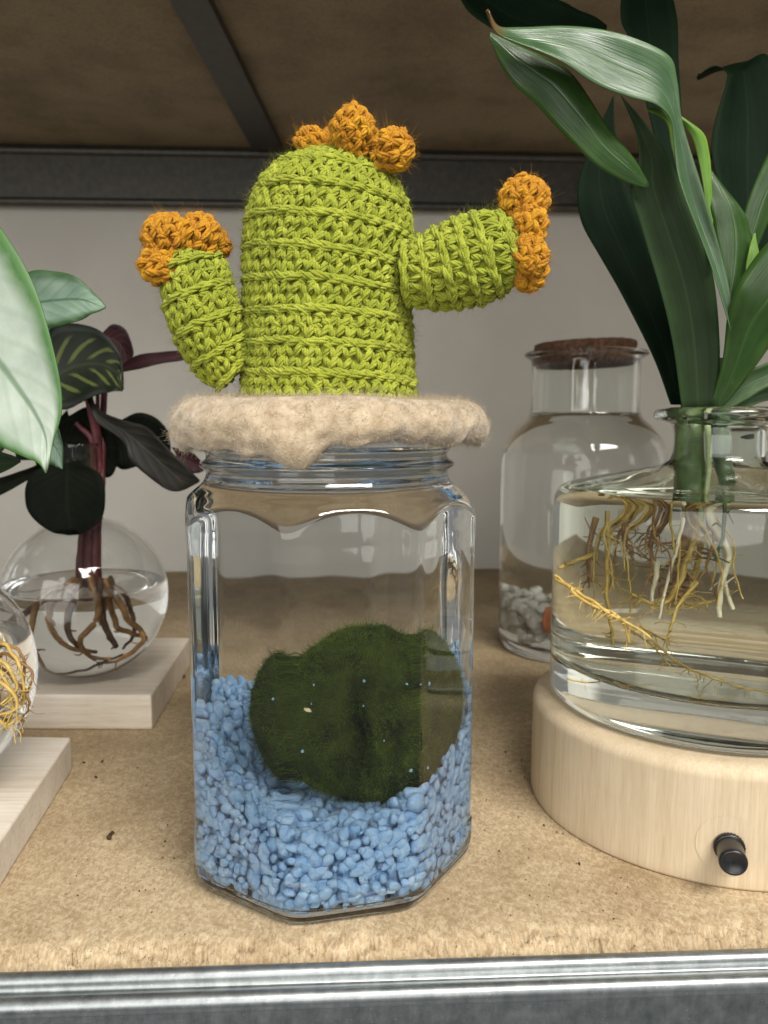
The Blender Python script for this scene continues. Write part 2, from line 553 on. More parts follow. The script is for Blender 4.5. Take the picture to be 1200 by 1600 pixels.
m = MB(); m.add(*box(-75, 75, -5.5, 56.5, 42.6, 44.4))
up = rot_obj(m.build('upper_shelf', M['board_shade'], smooth=False))
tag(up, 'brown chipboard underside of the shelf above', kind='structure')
m = MB(); m.add(*box(-140, 140, 56.6, 60, -60, 120))
wall = rot_obj(m.build('wall', M['wall'], smooth=False))
tag(wall, 'plain grey white wall behind the shelf', kind='structure')

def extrude_x(prof, x0, x1, name, mat, seg=2):
    P = np.asarray(prof, float)
    xs = np.linspace(x0, x1, seg)
    V = np.zeros((seg, len(P), 3))
    V[:, :, 0] = xs[:, None]; V[:, :, 1] = P[:, 0]; V[:, :, 2] = P[:, 1]
    F = grid_faces(seg, len(P), True)
    return V.reshape(-1, 3), F

def arc(cy_, cz, r, a0, a1, n=10):
    t = np.linspace(radians(a0), radians(a1), n)
    return [(cy_ + r * cos(x), cz + r * sin(x)) for x in t]

# front beam: two rolled beads above a flat face
fb = empty('front_beam', (0, -6, 0)); rot_obj(fb)
tag(fb, 'galvanised steel beam with rolled beads along the front shelf edge', 'shelf beam')
P = [(-5.52, -1.9)] + arc(-5.80, -.52, .24, 20, 190, 14) + arc(-6.16, -.60, .13, 60, 110, 5)[::-1][:0]
P += [(-6.07, -.66), (-6.13, -.70)] + arc(-6.40, -.86, .26, 70, 200, 14)
P += [(-6.66, -1.02), (-6.62, -1.12)]
Pi = [(-6.40, -1.12), (-6.2, -1.2), (-5.9, -1.9)]
V, F = extrude_x(P + Pi, -75, 75, '', None, 60)
m = MB(); m.add(V, F); m.build('rolled_edge', M['steel'], fb, (0, -6, 0))
V, F = extrude_x([(-6.64, -1.06), (-6.64, -8), (-6.44, -8), (-6.44, -1.06)], -75, 75, '', None, 2)
m = MB(); m.add(V, F, np.array([[0, 1, 2, 3], [4, 7, 6, 5]])); m.build('web', M['steel_face'], fb, (0, -6, 0), smooth=False)

# rear beam under the upper shelf
rb = empty('rear_beam', (0, 55, 37)); rot_obj(rb)
tag(rb, 'dark steel beam below the upper shelf at the back wall', 'shelf beam')
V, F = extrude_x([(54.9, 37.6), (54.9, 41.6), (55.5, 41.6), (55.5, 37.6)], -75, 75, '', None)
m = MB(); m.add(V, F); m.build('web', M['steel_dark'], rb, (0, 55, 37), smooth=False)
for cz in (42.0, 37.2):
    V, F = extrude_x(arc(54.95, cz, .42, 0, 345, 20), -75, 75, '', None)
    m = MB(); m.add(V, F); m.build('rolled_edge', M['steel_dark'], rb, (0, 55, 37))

# brace that carries the upper board from front to back
a0, a1 = W(425, 262, 80), W(255, -60, 46)
ax = a1 - a0
def zfix(p): p = p.copy(); p[2] = 42.45; return p
def plane_hit(px, py, z):
    xc, yc = (px - 600) / FPX, (800 - py) / FPX
    v = A(xc, cos(PITCH) + yc * sin(PITCH), -sin(PITCH) + yc * cos(PITCH))
    return A(0, CAM_Y, CAM_Z) + v * ((z - CAM_Z) / v[2])
q = [plane_hit(265, 0, 41.9), plane_hit(325, 0, 41.9), plane_hit(441, 235, 41.9), plane_hit(395, 235, 41.9)]
dl, dr = (q[0] - q[3]) * .75, (q[1] - q[2]) * .75
q[0] = q[0] + dl; q[1] = q[1] + dr
Vb = np.array([p + A(0, 0, dz) for dz in (0, .69) for p in q])
Fb = np.array([[3, 2, 1, 0], [4, 5, 6, 7], [0, 1, 5, 4], [1, 2, 6, 5], [2, 3, 7, 6], [3, 0, 4, 7]])
m = MB(); m.add(Vb, Fb)
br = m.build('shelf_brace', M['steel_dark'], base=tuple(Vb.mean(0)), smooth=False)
tag(br, 'dark steel brace crossing under the upper shelf, left of the cactus', 'shelf brace')

# crumbs of soil on the board
m = MB(); IV, IF = ico(1)
spots = [(175, 1303, 2.2), (172, 1310, 1.6), (150, 1215, 1.2), (160, 1190, 1.1), (131, 1192, 1.0), (228, 1228, .8), (215, 1200, .7), (262, 1290, .8), (258, 1315, .9), (170, 1240, .7), (285, 1058, 3.2), (820, 1215, 1), (815, 1188, .8), (850, 1290, 1), (905, 1350, 1), (870, 1300, .6), (780, 1330, .7), (760, 1250, .6), (700, 1405, .6), (790, 1175, .8), (155, 1300, .5)]
for k in range(150):
    spots.append((rng.uniform(100, 300) if k % 2 else rng.uniform(750, 1000), rng.uniform(1140, 1440), rng.uniform(.2, .5)))
for px, py, s in spots:
    p = plane_hit(px, py, 0.02)
    r_ = s * .055
    m.add(IV * r_ * rng.uniform(.5, 1.4, 3) * (1 + .3 * rng.normal(size=(len(IV), 1))) + p + A(0, 0, r_ * .3), IF)
tag(m.build('soil_crumbs', M['soil']), 'dark soil crumbs scattered on the chipboard shelf', kind='stuff')

# ---------------------------------------------------------------- main jar (eight sided)
JC = A(-1.98, 0.25)          # jar axis
PHI = radians(13)            # turn of the front face
SEG = 360
TH = np.arange(SEG) * 2 * pi / SEG
def octa(th, p=32):
    k = np.arange(8) * pi / 4 - pi / 2 + PHI
    c = np.clip(np.cos(th[..., None] - k), 0, None)
    return (c ** p).sum(-1) ** (-1 / p)            # about 1 at face middles, 1.08 at corners
OCT = octa(TH)
octi = lambda th: octa(th, 15)          # the bore is rounder than the outside
OCI = octi(TH)
def smin(a, b, k):
    h = np.clip(.5 + .5 * (b - a) / k, 0, 1)
    return b * (1 - h) + a * h - k * h * (1 - h)
def interp(z, pts):
    p = np.array(pts)
    return np.interp(z, p[:, 0], p[:, 1])
DOME = catmull([(11.5, 5.75), (11.95, 5.52), (12.35, 5.32), (12.75, 5.12), (13.1, 4.90), (13.35, 4.66), (13.55, 4.42), (13.68, 4.31), (13.75, 4.27)], 80)
def jar_outer(z):
    a = interp(z, [(0, 4.40), (.06, 4.54), (.2, 4.70), (.45, 4.84), (.8, 4.91), (1.2, 4.93), (1.5, 4.93), (1.62, 4.875), (11.5, 4.905), (12.0, 4.93), (16, 4.93)])
    r = a * OCT
    if z > 11.3:
        d = np.interp(z, [p[0] for p in DOME], [p[1] for p in DOME])
        r = smin(r, np.full(SEG, d), .12)
    return r
neck = [(13.75, 4.27), (13.85, 4.22), (13.98, 4.20), (14.08, 4.26), (14.16, 4.40), (14.24, 4.46), (14.34, 4.42), (14.42, 4.26), (14.5, 4.20), (14.62, 4.20), (14.70, 4.28), (14.78, 4.30), (14.86, 4.24), (14.9, 4.12)]
zs = np.concatenate([np.linspace(0, 1.0, 16), np.linspace(1.06, 1.8, 14), np.linspace(2.2, 11.3, 18), np.linspace(11.4, 13.7, 46)])
rings = [np.stack([JC[0] + jar_outer(z) * np.cos(TH), JC[1] + jar_outer(z) * np.sin(TH), np.full(SEG, z)], 1) for z in zs]
for z, r in chaikin(neck, 2):
    rings.append(np.stack([JC[0] + r * np.cos(TH), JC[1] + r * np.sin(TH), np.full(SEG, z)], 1))
WALL = .27
def jar_inner(z):
    zz = z
    r = np.minimum(jar_outer(min(zz, 13.6)) - .2, 4.64 * OCI)
    if z > 13.3:
        t = min(1, (z - 13.3) / .4)
        r = r * (1 - t) + (4.20 - .25) * t
    if z < 1.4:
        r = np.minimum(r, interp(z, [(.33, 3.95), (.40, 4.2), (.56, 4.42), (.85, 4.57), (1.4, 4.64)]) * OCI)
    return r
LEVEL = 13.60
def jring(r, z):
    return np.stack([JC[0] + r * np.cos(TH), JC[1] + r * np.sin(TH), np.full(SEG, z)], 1)
for z in np.concatenate([[14.88, 14.8], np.linspace(14.6, 13.8, 5), np.linspace(13.7, LEVEL, 30)]):
    rings.append(jring(jar_inner(z) if z < 14.85 else np.full(SEG, 4.02), z))
r0 = jar_outer(0)
head = [np.stack([JC[0] + s * r0 * np.cos(TH), JC[1] + s * r0 * np.sin(TH), np.full(SEG, z)], 1) for s, z in ((.02, .14), (.5, .13), (.8, .09), (.92, .02))]
rings = head + rings
V = np.vstack(rings)
F = grid_faces(len(rings), SEG, True)
capb = np.arange(SEG)[None, ::-1]
jar = mk('glass_jar', V + A(0, 0, .02), [F, capb], M['glass'], base=(JC[0], JC[1], 0))
tag(jar, 'eight-sided clear glass jar with blue gravel under the crochet cactus', 'jar')

# water in it: one surface shared with the glass below the waterline, and an open top
r_last = jar_inner(.34)
wr = [(s_ * r_last, z) for s_, z in ((.02, .28), (.3, .28), (.6, .29), (.85, .31))]
wr += [(jar_inner(z), z) for z in np.concatenate([np.linspace(.34, 1.4, 14), np.linspace(1.6, 11, 16), np.linspace(11.3, LEVEL, 14)])]
n_side = len(wr) - 1
wr += [(s_ * jar_inner(LEVEL), z) for s_, z in ((.985, LEVEL - .03), (.96, LEVEL - .045), (.5, LEVEL - .05), (.02, LEVEL - .05))]
V = np.vstack([jring(r, z) for r, z in wr])
F = grid_faces(len(wr), SEG, True)
wat = mk('water', V + A(0, 0, .02), [F, np.arange(SEG)[None, ::-1], (len(wr) - 1) * SEG + np.arange(SEG)[None, :]], M['wet'], base=(JC[0], JC[1], .4))
def two_mats(o, n_side, seg, mat):
    o.data.materials.append(mat)
    mi = np.zeros(len(o.data.polygons), np.int32)
    mi[n_side * seg:] = 1
    return mi
mi = two_mats(wat, n_side, SEG, M['water'])
mi[-2] = 0
wat.data.polygons.foreach_set('material_index', mi)
tag(wat, 'clear water filling the eight-sided jar round the moss ball', kind='stuff')

# ---- gravel: packed pebbles, only those near the glass or the surface
def ghash(x, y):
    return noise3(np.stack([x, y, np.zeros_like(x)], 1), 1.3, 3, 2)
def gtop(x, y):
    dx, dy = x - .5, y + 1.6
    g = 2.75 + np.where(dx < 0, .09, .16) * dx ** 2 + np.where(dy > 0, .085, .03) * dy ** 2
    return np.minimum(g, 6.6) + .25 * ghash(x, y)
sp = .335
pts = []
for k, z in enumerate(np.arange(.5, 7.2, sp * .80)):
    ox, oy = (k % 2) * sp * .5, (k % 2) * sp * .29
    for j, y in enumerate(np.arange(-5, 5, sp * .87)):
        for x in np.arange(-5.2, 5.2, sp):
            pts.append((x + ox + (j % 2) * sp * .5, y + oy, z))
pts = np.array(pts) + rng.normal(size=(len(pts), 3)) * .06
an = np.arctan2(pts[:, 1], pts[:, 0])
rad = np.hypot(pts[:, 0], pts[:, 1])
rin = octi(an) * np.where(pts[:, 2] < 1.0, 4.3 + (pts[:, 2] - .5) * .6, 4.6)
top = gtop(pts[:, 0], pts[:, 1])
size = rng.lognormal(-1.72, .27, len(pts))
size = np.clip(size, .11, .26)
depth_wall = rin - rad
depth_top = top - pts[:, 2]
keep = (depth_wall > .14) & (depth_top > 0) & ((depth_wall < .95) | (depth_top < .95)) & ((pts[:, 1] < 3.0) | (depth_top < .9))
pts, size, rin, an, rad = pts[keep], size[keep], rin[keep], an[keep], rad[keep]
# pull the outer ones against the glass
dw = rin - np.hypot(pts[:, 0], pts[:, 1])
near = dw < .42
tgt = np.where(near, rin - size * .86, np.hypot(pts[:, 0], pts[:, 1]))
pts[:, :2] *= (tgt / np.maximum(np.hypot(pts[:, 0], pts[:, 1]), .01))[:, None]
IV2, IF2 = ico(2)
IV3, IF3 = ico(3)
def pebble_shape(IVx, r):
    v = IVx.copy()
    for _ in range(r.integers(7, 12)):               # worn flat facets
        d = r.normal(size=3); d /= np.linalg.norm(d)
        t = v @ d
        lim = r.uniform(.55, .88)
        v -= np.clip(t - lim, 0, None)[:, None] * d * .85
    v *= r.uniform(.72, 1.28, 3)
    v *= (1 + .04 * noise3(v, 3, int(r.integers(1e6)), 2))[:, None]
    return v
shapes = [pebble_shape(IV2, rng) for _ in range(24)]
def rand_rot(r):
    q_ = r.normal(size=4); q_ /= np.linalg.norm(q_)
    a, b, c, d = q_
    return np.array([[1 - 2 * (c * c + d * d), 2 * (b * c - a * d), 2 * (b * d + a * c)],
                     [2 * (b * c + a * d), 1 - 2 * (b * b + d * d), 2 * (c * d - a * b)],
                     [2 * (b * d - a * c), 2 * (c * d + a * b), 1 - 2 * (b * b + c * c)]])
BALL = A(1.16, -.8, 5.85)
m = MB()
for p, s in zip(pts, size):
    if np.linalg.norm(p - BALL) < 2.3:
        continue
    v = shapes[rng.integers(24)] @ rand_rot(rng).T * s * 1.16 + p
    # do not pierce the glass
    rr = np.hypot(v[:, 0], v[:, 1]); aa = np.arctan2(v[:, 1], v[:, 0])
    lim = octi(aa) * np.where(v[:, 2] < 1.0, np.clip(4.22 + (v[:, 2] - .36) * .75, 0, 4.6), 4.6)
    v[:, :2] *= np.minimum(1, lim / np.maximum(rr, .01))[:, None]
    v[:, 2] = np.maximum(v[:, 2], .36)
    m.add(v + A(JC[0], JC[1], .02), IF2)
# crumbs of it that stick to the moss ball
for px, py in ((482, 1060), (565, 1062), (632, 1063), (650, 1062), (670, 1060), (565, 1098), (488, 1092), (476, 1160), (416, 1078), (634, 1195), (664, 1208), (590, 1140)):
    p = W(px, py, 25.0)
    d = p - A(JC[0] + BALL[0], JC[1] + BALL[1], BALL[2])
    p = A(JC[0] + BALL[0], JC[1] + BALL[1], BALL[2]) + d / np.linalg.norm(d) * 3.22
    m.add(shapes[rng.integers(24)] @ rand_rot(rng).T * rng.uniform(.025, .055) * A(1, 1, 1.2) + p, IF2)
g = m.build('blue_gravel', M['gravel'], base=(JC[0], JC[1], .5))
tag(g, 'light blue gravel heaped in the bottom of the eight-sided jar', kind='stuff')

# ---- moss ball
bc = A(JC[0] + BALL[0], JC[1] + BALL[1], BALL[2])
lob = [(A(-.62, -.45, .12), 2.70), (A(.85, .1, -.05), 2.40), (A(.15, -.2, -.6), 2.62), (A(.0, .1, .85), 2.25), (A(.1, .2, 0), 2.85)]
def ball_r(D):
    rs = []
    for c, r in lob:
        b = D @ c
        disc = np.clip(b * b - (c @ c - r * r), 0, None)
        rs.append(b + np.sqrt(disc))
    rs = np.array(rs)
    k = 5.0
    return np.log(np.exp(k * rs).mean(0) * 1.6) / k
IVb, IFb = ico(6)
r_ = ball_r(IVb)
r_ = r_ * (1 + .022 * noise3(IVb, 5, 21, 3) + .022 * noise3(IVb, 13, 22, 3))
crease = np.exp(-((IVb[:, 0] + .02 + .06 * np.sin(IVb[:, 2] * 5)) / .09) ** 2) * (IVb[:, 1] < 0) * np.exp(-((IVb[:, 2] + .05) / .5) ** 2)
r_ *= 1 - .55 * crease
moss = empty('moss_ball', tuple(bc - A(0, 0, 3)))
tag(moss, 'dark green fuzzy moss ball with a creased front, resting on blue gravel', 'moss ball')
m = MB(); m.add(IVb * r_[:, None] + bc, IFb); m.build('body', M['moss'], moss, tuple(bc - A(0, 0, 3)))

def fibres(P, Nn, n, length, rad, r, curl=.6, seg=4):
    """n thin curved hairs standing on sample points P with normals Nn"""
    k = r.integers(0, len(P), n)
    p0, nn = P[k], Nn[k]
    d = nn + r.normal(size=(n, 3)) * curl
    d /= np.linalg.norm(d, axis=1, keepdims=True)
    d2 = r.normal(size=(n, 3)) * .8
    L = length * r.uniform(.35, 1.25, n)[:, None]
    t = np.linspace(0, 1, seg)
    path = p0[:, None] + d[:, None] * L[:, None] * t[None, :, None] + d2[:, None] * L[:, None] * (t ** 2)[None, :, None] * .5
    rr = rad * (1 - .8 * t)[None]
    return sweep(path, np.broadcast_to(rr, (n, seg)), 3)
m = MB()
m.add(*fibres(IVb * r_[:, None] * .995 + bc, IVb, 22000, .16, .010, rng, .9, 3))
m.add(*fibres(IVb * r_[:, None] * .995 + bc, IVb, 5000, .34, .006, rng, .5, 4))
f = m.build('moss_fibres', M['moss_f'], moss, tuple(bc - A(0, 0, 3))); f['kind'] = 'stuff'

# tan flake that floats before the ball
p = W(478, 1102, 24.6)
IVs = pebble_shape(IV2, rng) * A(.14, .03, .09)
m = MB(); m.add(IVs @ rand_rot(np.random.default_rng(2)).T + p, IF2)
tag(m.build('shell_flake', M['chip'], base=tuple(p)), 'tiny pale tan flake in front of the moss ball', 'flake')

# white lid, mostly hidden below the felt
V, F = revolve(chaikin([(0.02, 14.94), (3.9, 14.94), (4.45, 14.93), (4.47, 14.99), (4.47, 15.15), (4.4, 15.25), (.02, 15.27)], 1), 96, JC)
lid = mk('jar_lid', V, [F], M['white_lid'], base=(JC[0], JC[1], 14.9)); fix_normals(lid)
tag(lid, 'white lid edge peeping out between felt and jar rim', 'lid')

# ---- felt
nt_, nr = 220, 40
FC = A(JC[0] + .0, JC[1])
t = np.arange(nt_) * 2 * pi / nt_
def bumpf(th, c, wdt):
    d = (th - c + pi) % (2 * pi) - pi
    return np.exp(-(d / wdt) ** 2)
front = -pi / 2
Rf = 5.5 + .12 * np.sin(3 * t + 1) + .10 * np.sin(5 * t + .3) + .07 * np.sin(9 * t) + .05 * np.sin(17 * t + 2)
droop = .30 * bumpf(t, pi, .7) + np.where(t > front % (2 * pi) - .12, .55, .62) * bumpf(t, front - .10, .11) + .42 * bumpf(t, front - .36, .3) + .10 * np.sin(7 * t) + .06 * np.sin(19 * t + 1) + .05 * np.sin(31 * t) + .1 * bumpf(t, 0, .5)
lift = .12 * bumpf(t, pi + .5, .6)
rows_ = []
# profile from top centre, over the rounded rim, to bottom centre
prof = []
for s in np.linspace(0.02, .82, 10):
    prof.append((s, 1, 0))
for a in np.linspace(90, -90, 22):
    prof.append((.82 + .18 * cos(radians(a)), (sin(radians(a)) + 1) / 2, 1))
for s in np.linspace(.8, .02, 8):
    prof.append((s, 0, 0))
V = []
for s, hgt, e in prof:
    zb = 15.29 - droop * np.clip((s - .72) / .2, 0, 1) ** 1.0 - .42 * np.clip((s - .82) / .12, 0, 1)
    zt = 16.45 + lift * s - .35 * max(0, s - .75) + .06 * np.sin(4 * t + 1) * s
    z = zb * (1 - hgt) + zt * hgt
    V.append(np.stack([FC[0] + s * Rf * np.cos(t), FC[1] + s * Rf * np.sin(t), z], 1))
V = np.vstack(V)
dirn = V - A(FC[0], FC[1], 15.8); dirn /= np.linalg.norm(dirn, axis=1, keepdims=True)
amp = np.clip(np.hypot(V[:, 0] - FC[0], V[:, 1] - FC[1]) / 5 - .75, 0, 1)[:, None] * 3 + .15
V = V + dirn * (noise3(V, 1.5, 4, 3) * .10 + noise3(V, 4.5, 6, 3) * .09)[:, None] * np.minimum(amp, 1)
V[:, 2] = np.where((np.hypot(V[:, 0] - FC[0], V[:, 1] - FC[1]) < 4.55) & (V[:, 2] < 15.6), np.maximum(V[:, 2], 15.29), V[:, 2])
F = grid_faces(len(prof), nt_, True)
felt = empty('felt_cover', (FC[0], FC[1], 15.3))
tag(felt, 'ragged beige wool felt disc capping the jar below the cactus', 'felt disc')
fo = mk('felt_body', V, [F], M['felt'], felt, (FC[0], FC[1], 15.3)); fix_normals(fo)
nrm = np.zeros((len(V), 3)); fo.data.vertices.foreach_get('normal', nr_buf := np.zeros(len(fo.data.vertices) * 3, np.float32))
co = np.zeros(len(fo.data.vertices) * 3, np.float32); fo.data.vertices.foreach_get('co', co)
FP = co.reshape(-1, 3) / CM + A(FC[0], FC[1], 15.3); FN = nr_buf.reshape(-1, 3).astype(float)
# sample points spread over faces
lp = np.array([list(p.vertices)[:4] if len(p.vertices) == 4 else list(p.vertices)[:3] + [p.vertices[0]] for p in fo.data.polygons])
def spread(P, Nn, quads, n, r, area_w=True):
    a, b, c, d = (P[quads[:, k]] for k in range(4))
    ar = np.linalg.norm(np.cross(c - a, d - b), axis=1)
    k = r.choice(len(quads), n, p=ar / ar.sum())
    u, v = r.uniform(size=(2, n, 1))
    mix = lambda X: (X[quads[k, 0]] * (1 - u) + X[quads[k, 1]] * u) * (1 - v) + (X[quads[k, 3]] * (1 - u) + X[quads[k, 2]] * u) * v
    return mix(P), mix(Nn)
SP, SN = spread(FP, FN, lp, 26000, rng)
k = SP[:, 2] > 14.0
SP, SN = SP[k], SN[k]
m = MB(); m.add(*fibres(SP, SN, 30000, .23, .0046, rng, 1.6, 4))
f = m.build('wool_fibres', M['fibre'], felt, (FC[0], FC[1], 15.3)); f['kind'] = 'stuff'

# ---------------------------------------------------------------- crochet
class Tube:
    """Surface of circular sections along a bent axis."""
    def __init__(s, axis, radii, ref=(0, -1, 0), n=160, squash=1.0):
        A4 = catmull(np.column_stack([axis, radii]), n)
        s.C, s.R = A4[:, :3], np.maximum(A4[:, 3], .02)
        T = np.gradient(s.C, axis=0); T /= np.linalg.norm(T, axis=1, keepdims=True)
        ref = np.asarray(ref, float)
        X = ref - (T @ ref)[:, None] * T; X /= np.linalg.norm(X, axis=1, keepdims=True)
        s.X, s.Y = X, np.cross(T, X)
        s.squash = squash
        dl = np.hypot(np.linalg.norm(np.diff(s.C, axis=0), axis=1), np.diff(s.R))
        s.S = np.concatenate([[0], np.cumsum(dl)]); s.L = s.S[-1]
    def at(s, th, q):
        q = np.clip(q, 0, s.L)
        I = lambda arr: np.stack([np.interp(q, s.S, arr[:, k]) for k in range(3)], -1)
        r = np.interp(q, s.S, s.R)[..., None]
        return I(s.C) + r * (np.cos(th)[..., None] * I(s.X) * s.squash + np.sin(th)[..., None] * I(s.Y))
    def frame(s, th, q):
        P = s.at(th, q)
        q2 = np.clip(q, .02, s.L - .02)
        dth = s.at(th + .02, q2) - s.at(th - .02, q2)
        dq = s.at(th, q2 + .015) - s.at(th, q2 - .015)
        n = np.cross(dth, dq)
        n /= np.linalg.norm(n, axis=-1, keepdims=True) + 1e-9
        return P, n
    def radius(s, q):
        return float(np.interp(q, s.S, s.R))

def crochet(tube, w, h, name, mat, parent, base, r, ply=.055, pattern='RBB', tilt=1.0, fuzz=900, inset=.03, plies=4, q0=0):
    """Yarn stitches laid row by row over the tube: R rows are raised braids, B rows are knots."""
    m = MB()
    tq, tt = np.meshgrid(np.linspace(0, tube.L, 60), np.arange(48) * 2 * pi / 48, indexing='ij')
    P, n = tube.frame(tt, tq)
    m.add((P - n * inset).reshape(-1, 3), grid_faces(60, 48, True))
    K = 7
    t = np.linspace(0, 1, K)
    fuzzP, fuzzN = [], []
    nrow = int(tube.L / h) + 3
    for q in range(-3, nrow):
        typ = pattern[q % len(pattern)]
        s0 = (q + .5) * h
        rad = tube.radius(min(max(s0, 0), tube.L))
        cnt = max(5, int(round(2 * pi * rad / w)))
        i = np.arange(cnt)
        th0 = 2 * pi * (i + .5 * (q % 2)) / cnt + r.normal(size=cnt) * .06 * w / max(rad, .3)
        sv = s0 + tilt * len(pattern) * h * (((th0 - pi) % (2 * pi)) / (2 * pi) - .5) + r.normal(size=cnt) * .06 * h
        ok = (sv > q0) & (sv < tube.L - .05)
        th0, sv = th0[ok], sv[ok]
        if not len(th0):
            continue
        strands = []
        if typ == 'R':
            strands.append((-.72 + 1.44 * t, -.30 + .52 * t, .035 + .085 * np.sin(pi * t)))
            strands.append((-.72 + 1.44 * t, .34 - .50 * t, .015 + .085 * np.sin(pi * t)))
        else:
            strands.append((-.46 + .52 * t, -.66 + 1.3 * t, -.02 + .115 * np.sin(pi * t)))
            strands.append((.46 - .46 * t, -.62 + 1.2 * t, -.03 + .105 * np.sin(pi * t)))
            if r.random() < .6:
                strands.append((-.38 + .76 * t, .42 + .12 * np.sin(pi * t), .01 + .05 * np.sin(pi * t)))
        for a, b, c in strands:
            nst = len(th0)
            j = lambda s_: r.normal(size=(nst, 1)) * s_
            rr = np.maximum(np.interp(sv, tube.S, tube.R), .12)[:, None]
            aa = a[None] * (1 + j(.10)) + j(.07)
            bb = b[None] * (1 + j(.12)) + j(.07)
            cc = c[None] * (1 + j(.18)) + j(.018)
            thp = th0[:, None] + aa * w / rr
            sp_ = sv[:, None] + bb * h + tilt * len(pattern) * h * (aa * w / rr) / (2 * pi)
            P, n = tube.frame(thp, sp_)
            path = P + n * cc[..., None]
            T = np.gradient(path, axis=1); T /= np.linalg.norm(T, axis=2, keepdims=True) + 1e-9
            Bn = np.cross(T, n)
            ph0 = r.uniform(0, 6.28, nst)[:, None]
            tw = 3.4 + j(.5)
            for k in range(plies):
                ph = ph0 + tw * t[None] + k * 2 * pi / plies
                pp = path + (np.cos(ph)[..., None] * n + np.sin(ph)[..., None] * Bn) * ply * 1.28
                rad_ = ply * np.array([.55, .92, 1.05, 1.1, 1.05, .92, .55])[None] * (1 + j(.08))
                m.add(*sweep(pp, np.broadcast_to(rad_, (nst, K)), 5, n))
            fuzzP.append((path + n * ply * 1.7)[:, 1:-1].reshape(-1, 3)); fuzzN.append(n[:, 1:-1].reshape(-1, 3))
    o = m.build(name, mat, parent, base)
    FPp, FNn = np.vstack(fuzzP), np.vstack(fuzzN)
    mf = MB()
    mf.add(*fibres(FPp, FNn, fuzz, .27, .0042, r, .9, 4))
    return o, mf

CB = A(JC[0] + .06, JC[1], 16.3)
cact = empty('crochet_cactus', tuple(CB))
tag(cact, 'lime green crocheted cactus with two arms and mustard flowers on the felt', 'crochet cactus')
zt = [(16.1, 3.0), (16.6, 3.02), (18.2, 2.93), (20.0, 2.86), (21.6, 2.86), (22.5, 2.80), (23.2, 2.58), (23.8, 2.2), (24.25, 1.65), (24.5, 1.0), (24.6, .45), (24.62, .05)]
off = interp(np.array([z for z, r in zt]), [(16, .06), (20, .02), (24.6, .22)])
body_t = Tube(np.array([[CB[0] - .06 + o_, CB[1], z] for (z, r), o_ in zip(zt, off)]), np.array([r - .12 for z, r in zt]))
_, mf = crochet(body_t, .43, .325, 'body', M['lime'], cact, tuple(CB), rng, ply=.050, fuzz=9000, tilt=-1.0)
f = mf.build('yarn_fuzz', M['lime'], cact, tuple(CB)); f['kind'] = 'stuff'

def arm(axis_px, rpx, ref, pattern, w, h, tilt, hole):
    ax = np.array([W(*p) for p in axis_px])
    rr = np.array([r_px / FPX * (p[2] + .8) - .10 for r_px, p in zip(rpx, axis_px)])
    tb = Tube(ax, np.maximum(rr, .05), ref)
    o, mf = crochet(tb, w, h, 'arm', M['lime'], cact, tuple(CB), rng, ply=.047, pattern=pattern, tilt=tilt, fuzz=1800)
    f = mf.build('yarn_fuzz', M['lime'], o, tuple(CB)); f['kind'] = 'stuff'
    return tb
LA = arm([(368, 588, 27.3), (345, 556, 27.2), (324, 508, 27.0), (309, 455, 26.9), (302, 415, 26.9), (300, 398, 26.9), (300, 394, 26.9)],
         [34, 45, 52, 51, 46, 28, 3], (0, -1, 0), 'RBB', .40, .31, .9, False)
RA = arm([(630, 428, 27.0), (660, 427, 26.9), (695, 420, 26.8), (735, 408, 26.7), (770, 396, 26.6), (797, 388, 26.6), (803, 386, 26.6), (805, 386, 26.6)],
         [44, 50, 59, 64, 60, 45, 24, 3], (0, -1, 0), 'RB', .40, .33, .5, False)

def flower(centre_px, petals, label=None):
    c = W(*centre_px)
    fl = empty('flower', tuple(c)); fl.parent = cact
    fl.location = tuple((c - CB) * CM)
    for base_px, tip_px, rad_px in petals:
        a, b = W(*base_px), W(*tip_px)
        r_c = rad_px / FPX * (base_px[2] + .3)
        k = np.array([0, .12, .35, .6, .85, .97, 1.0])
        rr = np.array([.35, .62, .88, 1.0, .78, .40, .04]) * r_c - .05
        tb = Tube(a + (b - a) * k[:, None], np.maximum(rr, .03), (0, -1, .2), n=80, squash=.8)
        o, mf = crochet(tb, .40, .31, 'petal', M['gold'], fl, tuple(c), rng, ply=.051, pattern='B', tilt=1.0, fuzz=420)
        o.parent = fl
        f = mf.build('yarn_fuzz', M['gold'], fl, tuple(c)); f['kind'] = 'stuff'
    return fl
# crown flower
flower((550, 228, 27.5), [((520, 236, 27.8), (468, 216, 27.6), 20), ((555, 244, 27.0), (549, 170, 26.6), 28), ((588, 250, 27.0), (636, 222, 26.6), 28),
                          ((560, 240, 28.6), (580, 212, 29.6), 22), ((530, 240, 28.8), (508, 215, 29.8), 20)])
# left arm flower
flower((295, 392, 26.9), [((268, 408, 26.6), (252, 341, 26.2), 32), ((305, 402, 26.6), (316, 340, 26.5), 29), ((272, 402, 26.4), (226, 424, 26.0), 25),
                          ((322, 392, 27.3), (347, 374, 27.9), 20), ((290, 395, 27.8), (280, 352, 28.4), 24)])
# right arm flower, seen edge on
flower((815, 385, 26.6), [((816, 350, 26.4), (822, 282, 26.2), 33), ((824, 388, 26.2), (830, 325, 25.8), 23), ((826, 372, 25.9), (832, 420, 25.5), 23),
                          ((824, 395, 26.2), (827, 448, 26.0), 23), ((820, 385, 27.2), (823, 420, 28.4), 24), ((818, 360, 27.5), (812, 305, 28.2), 24)])

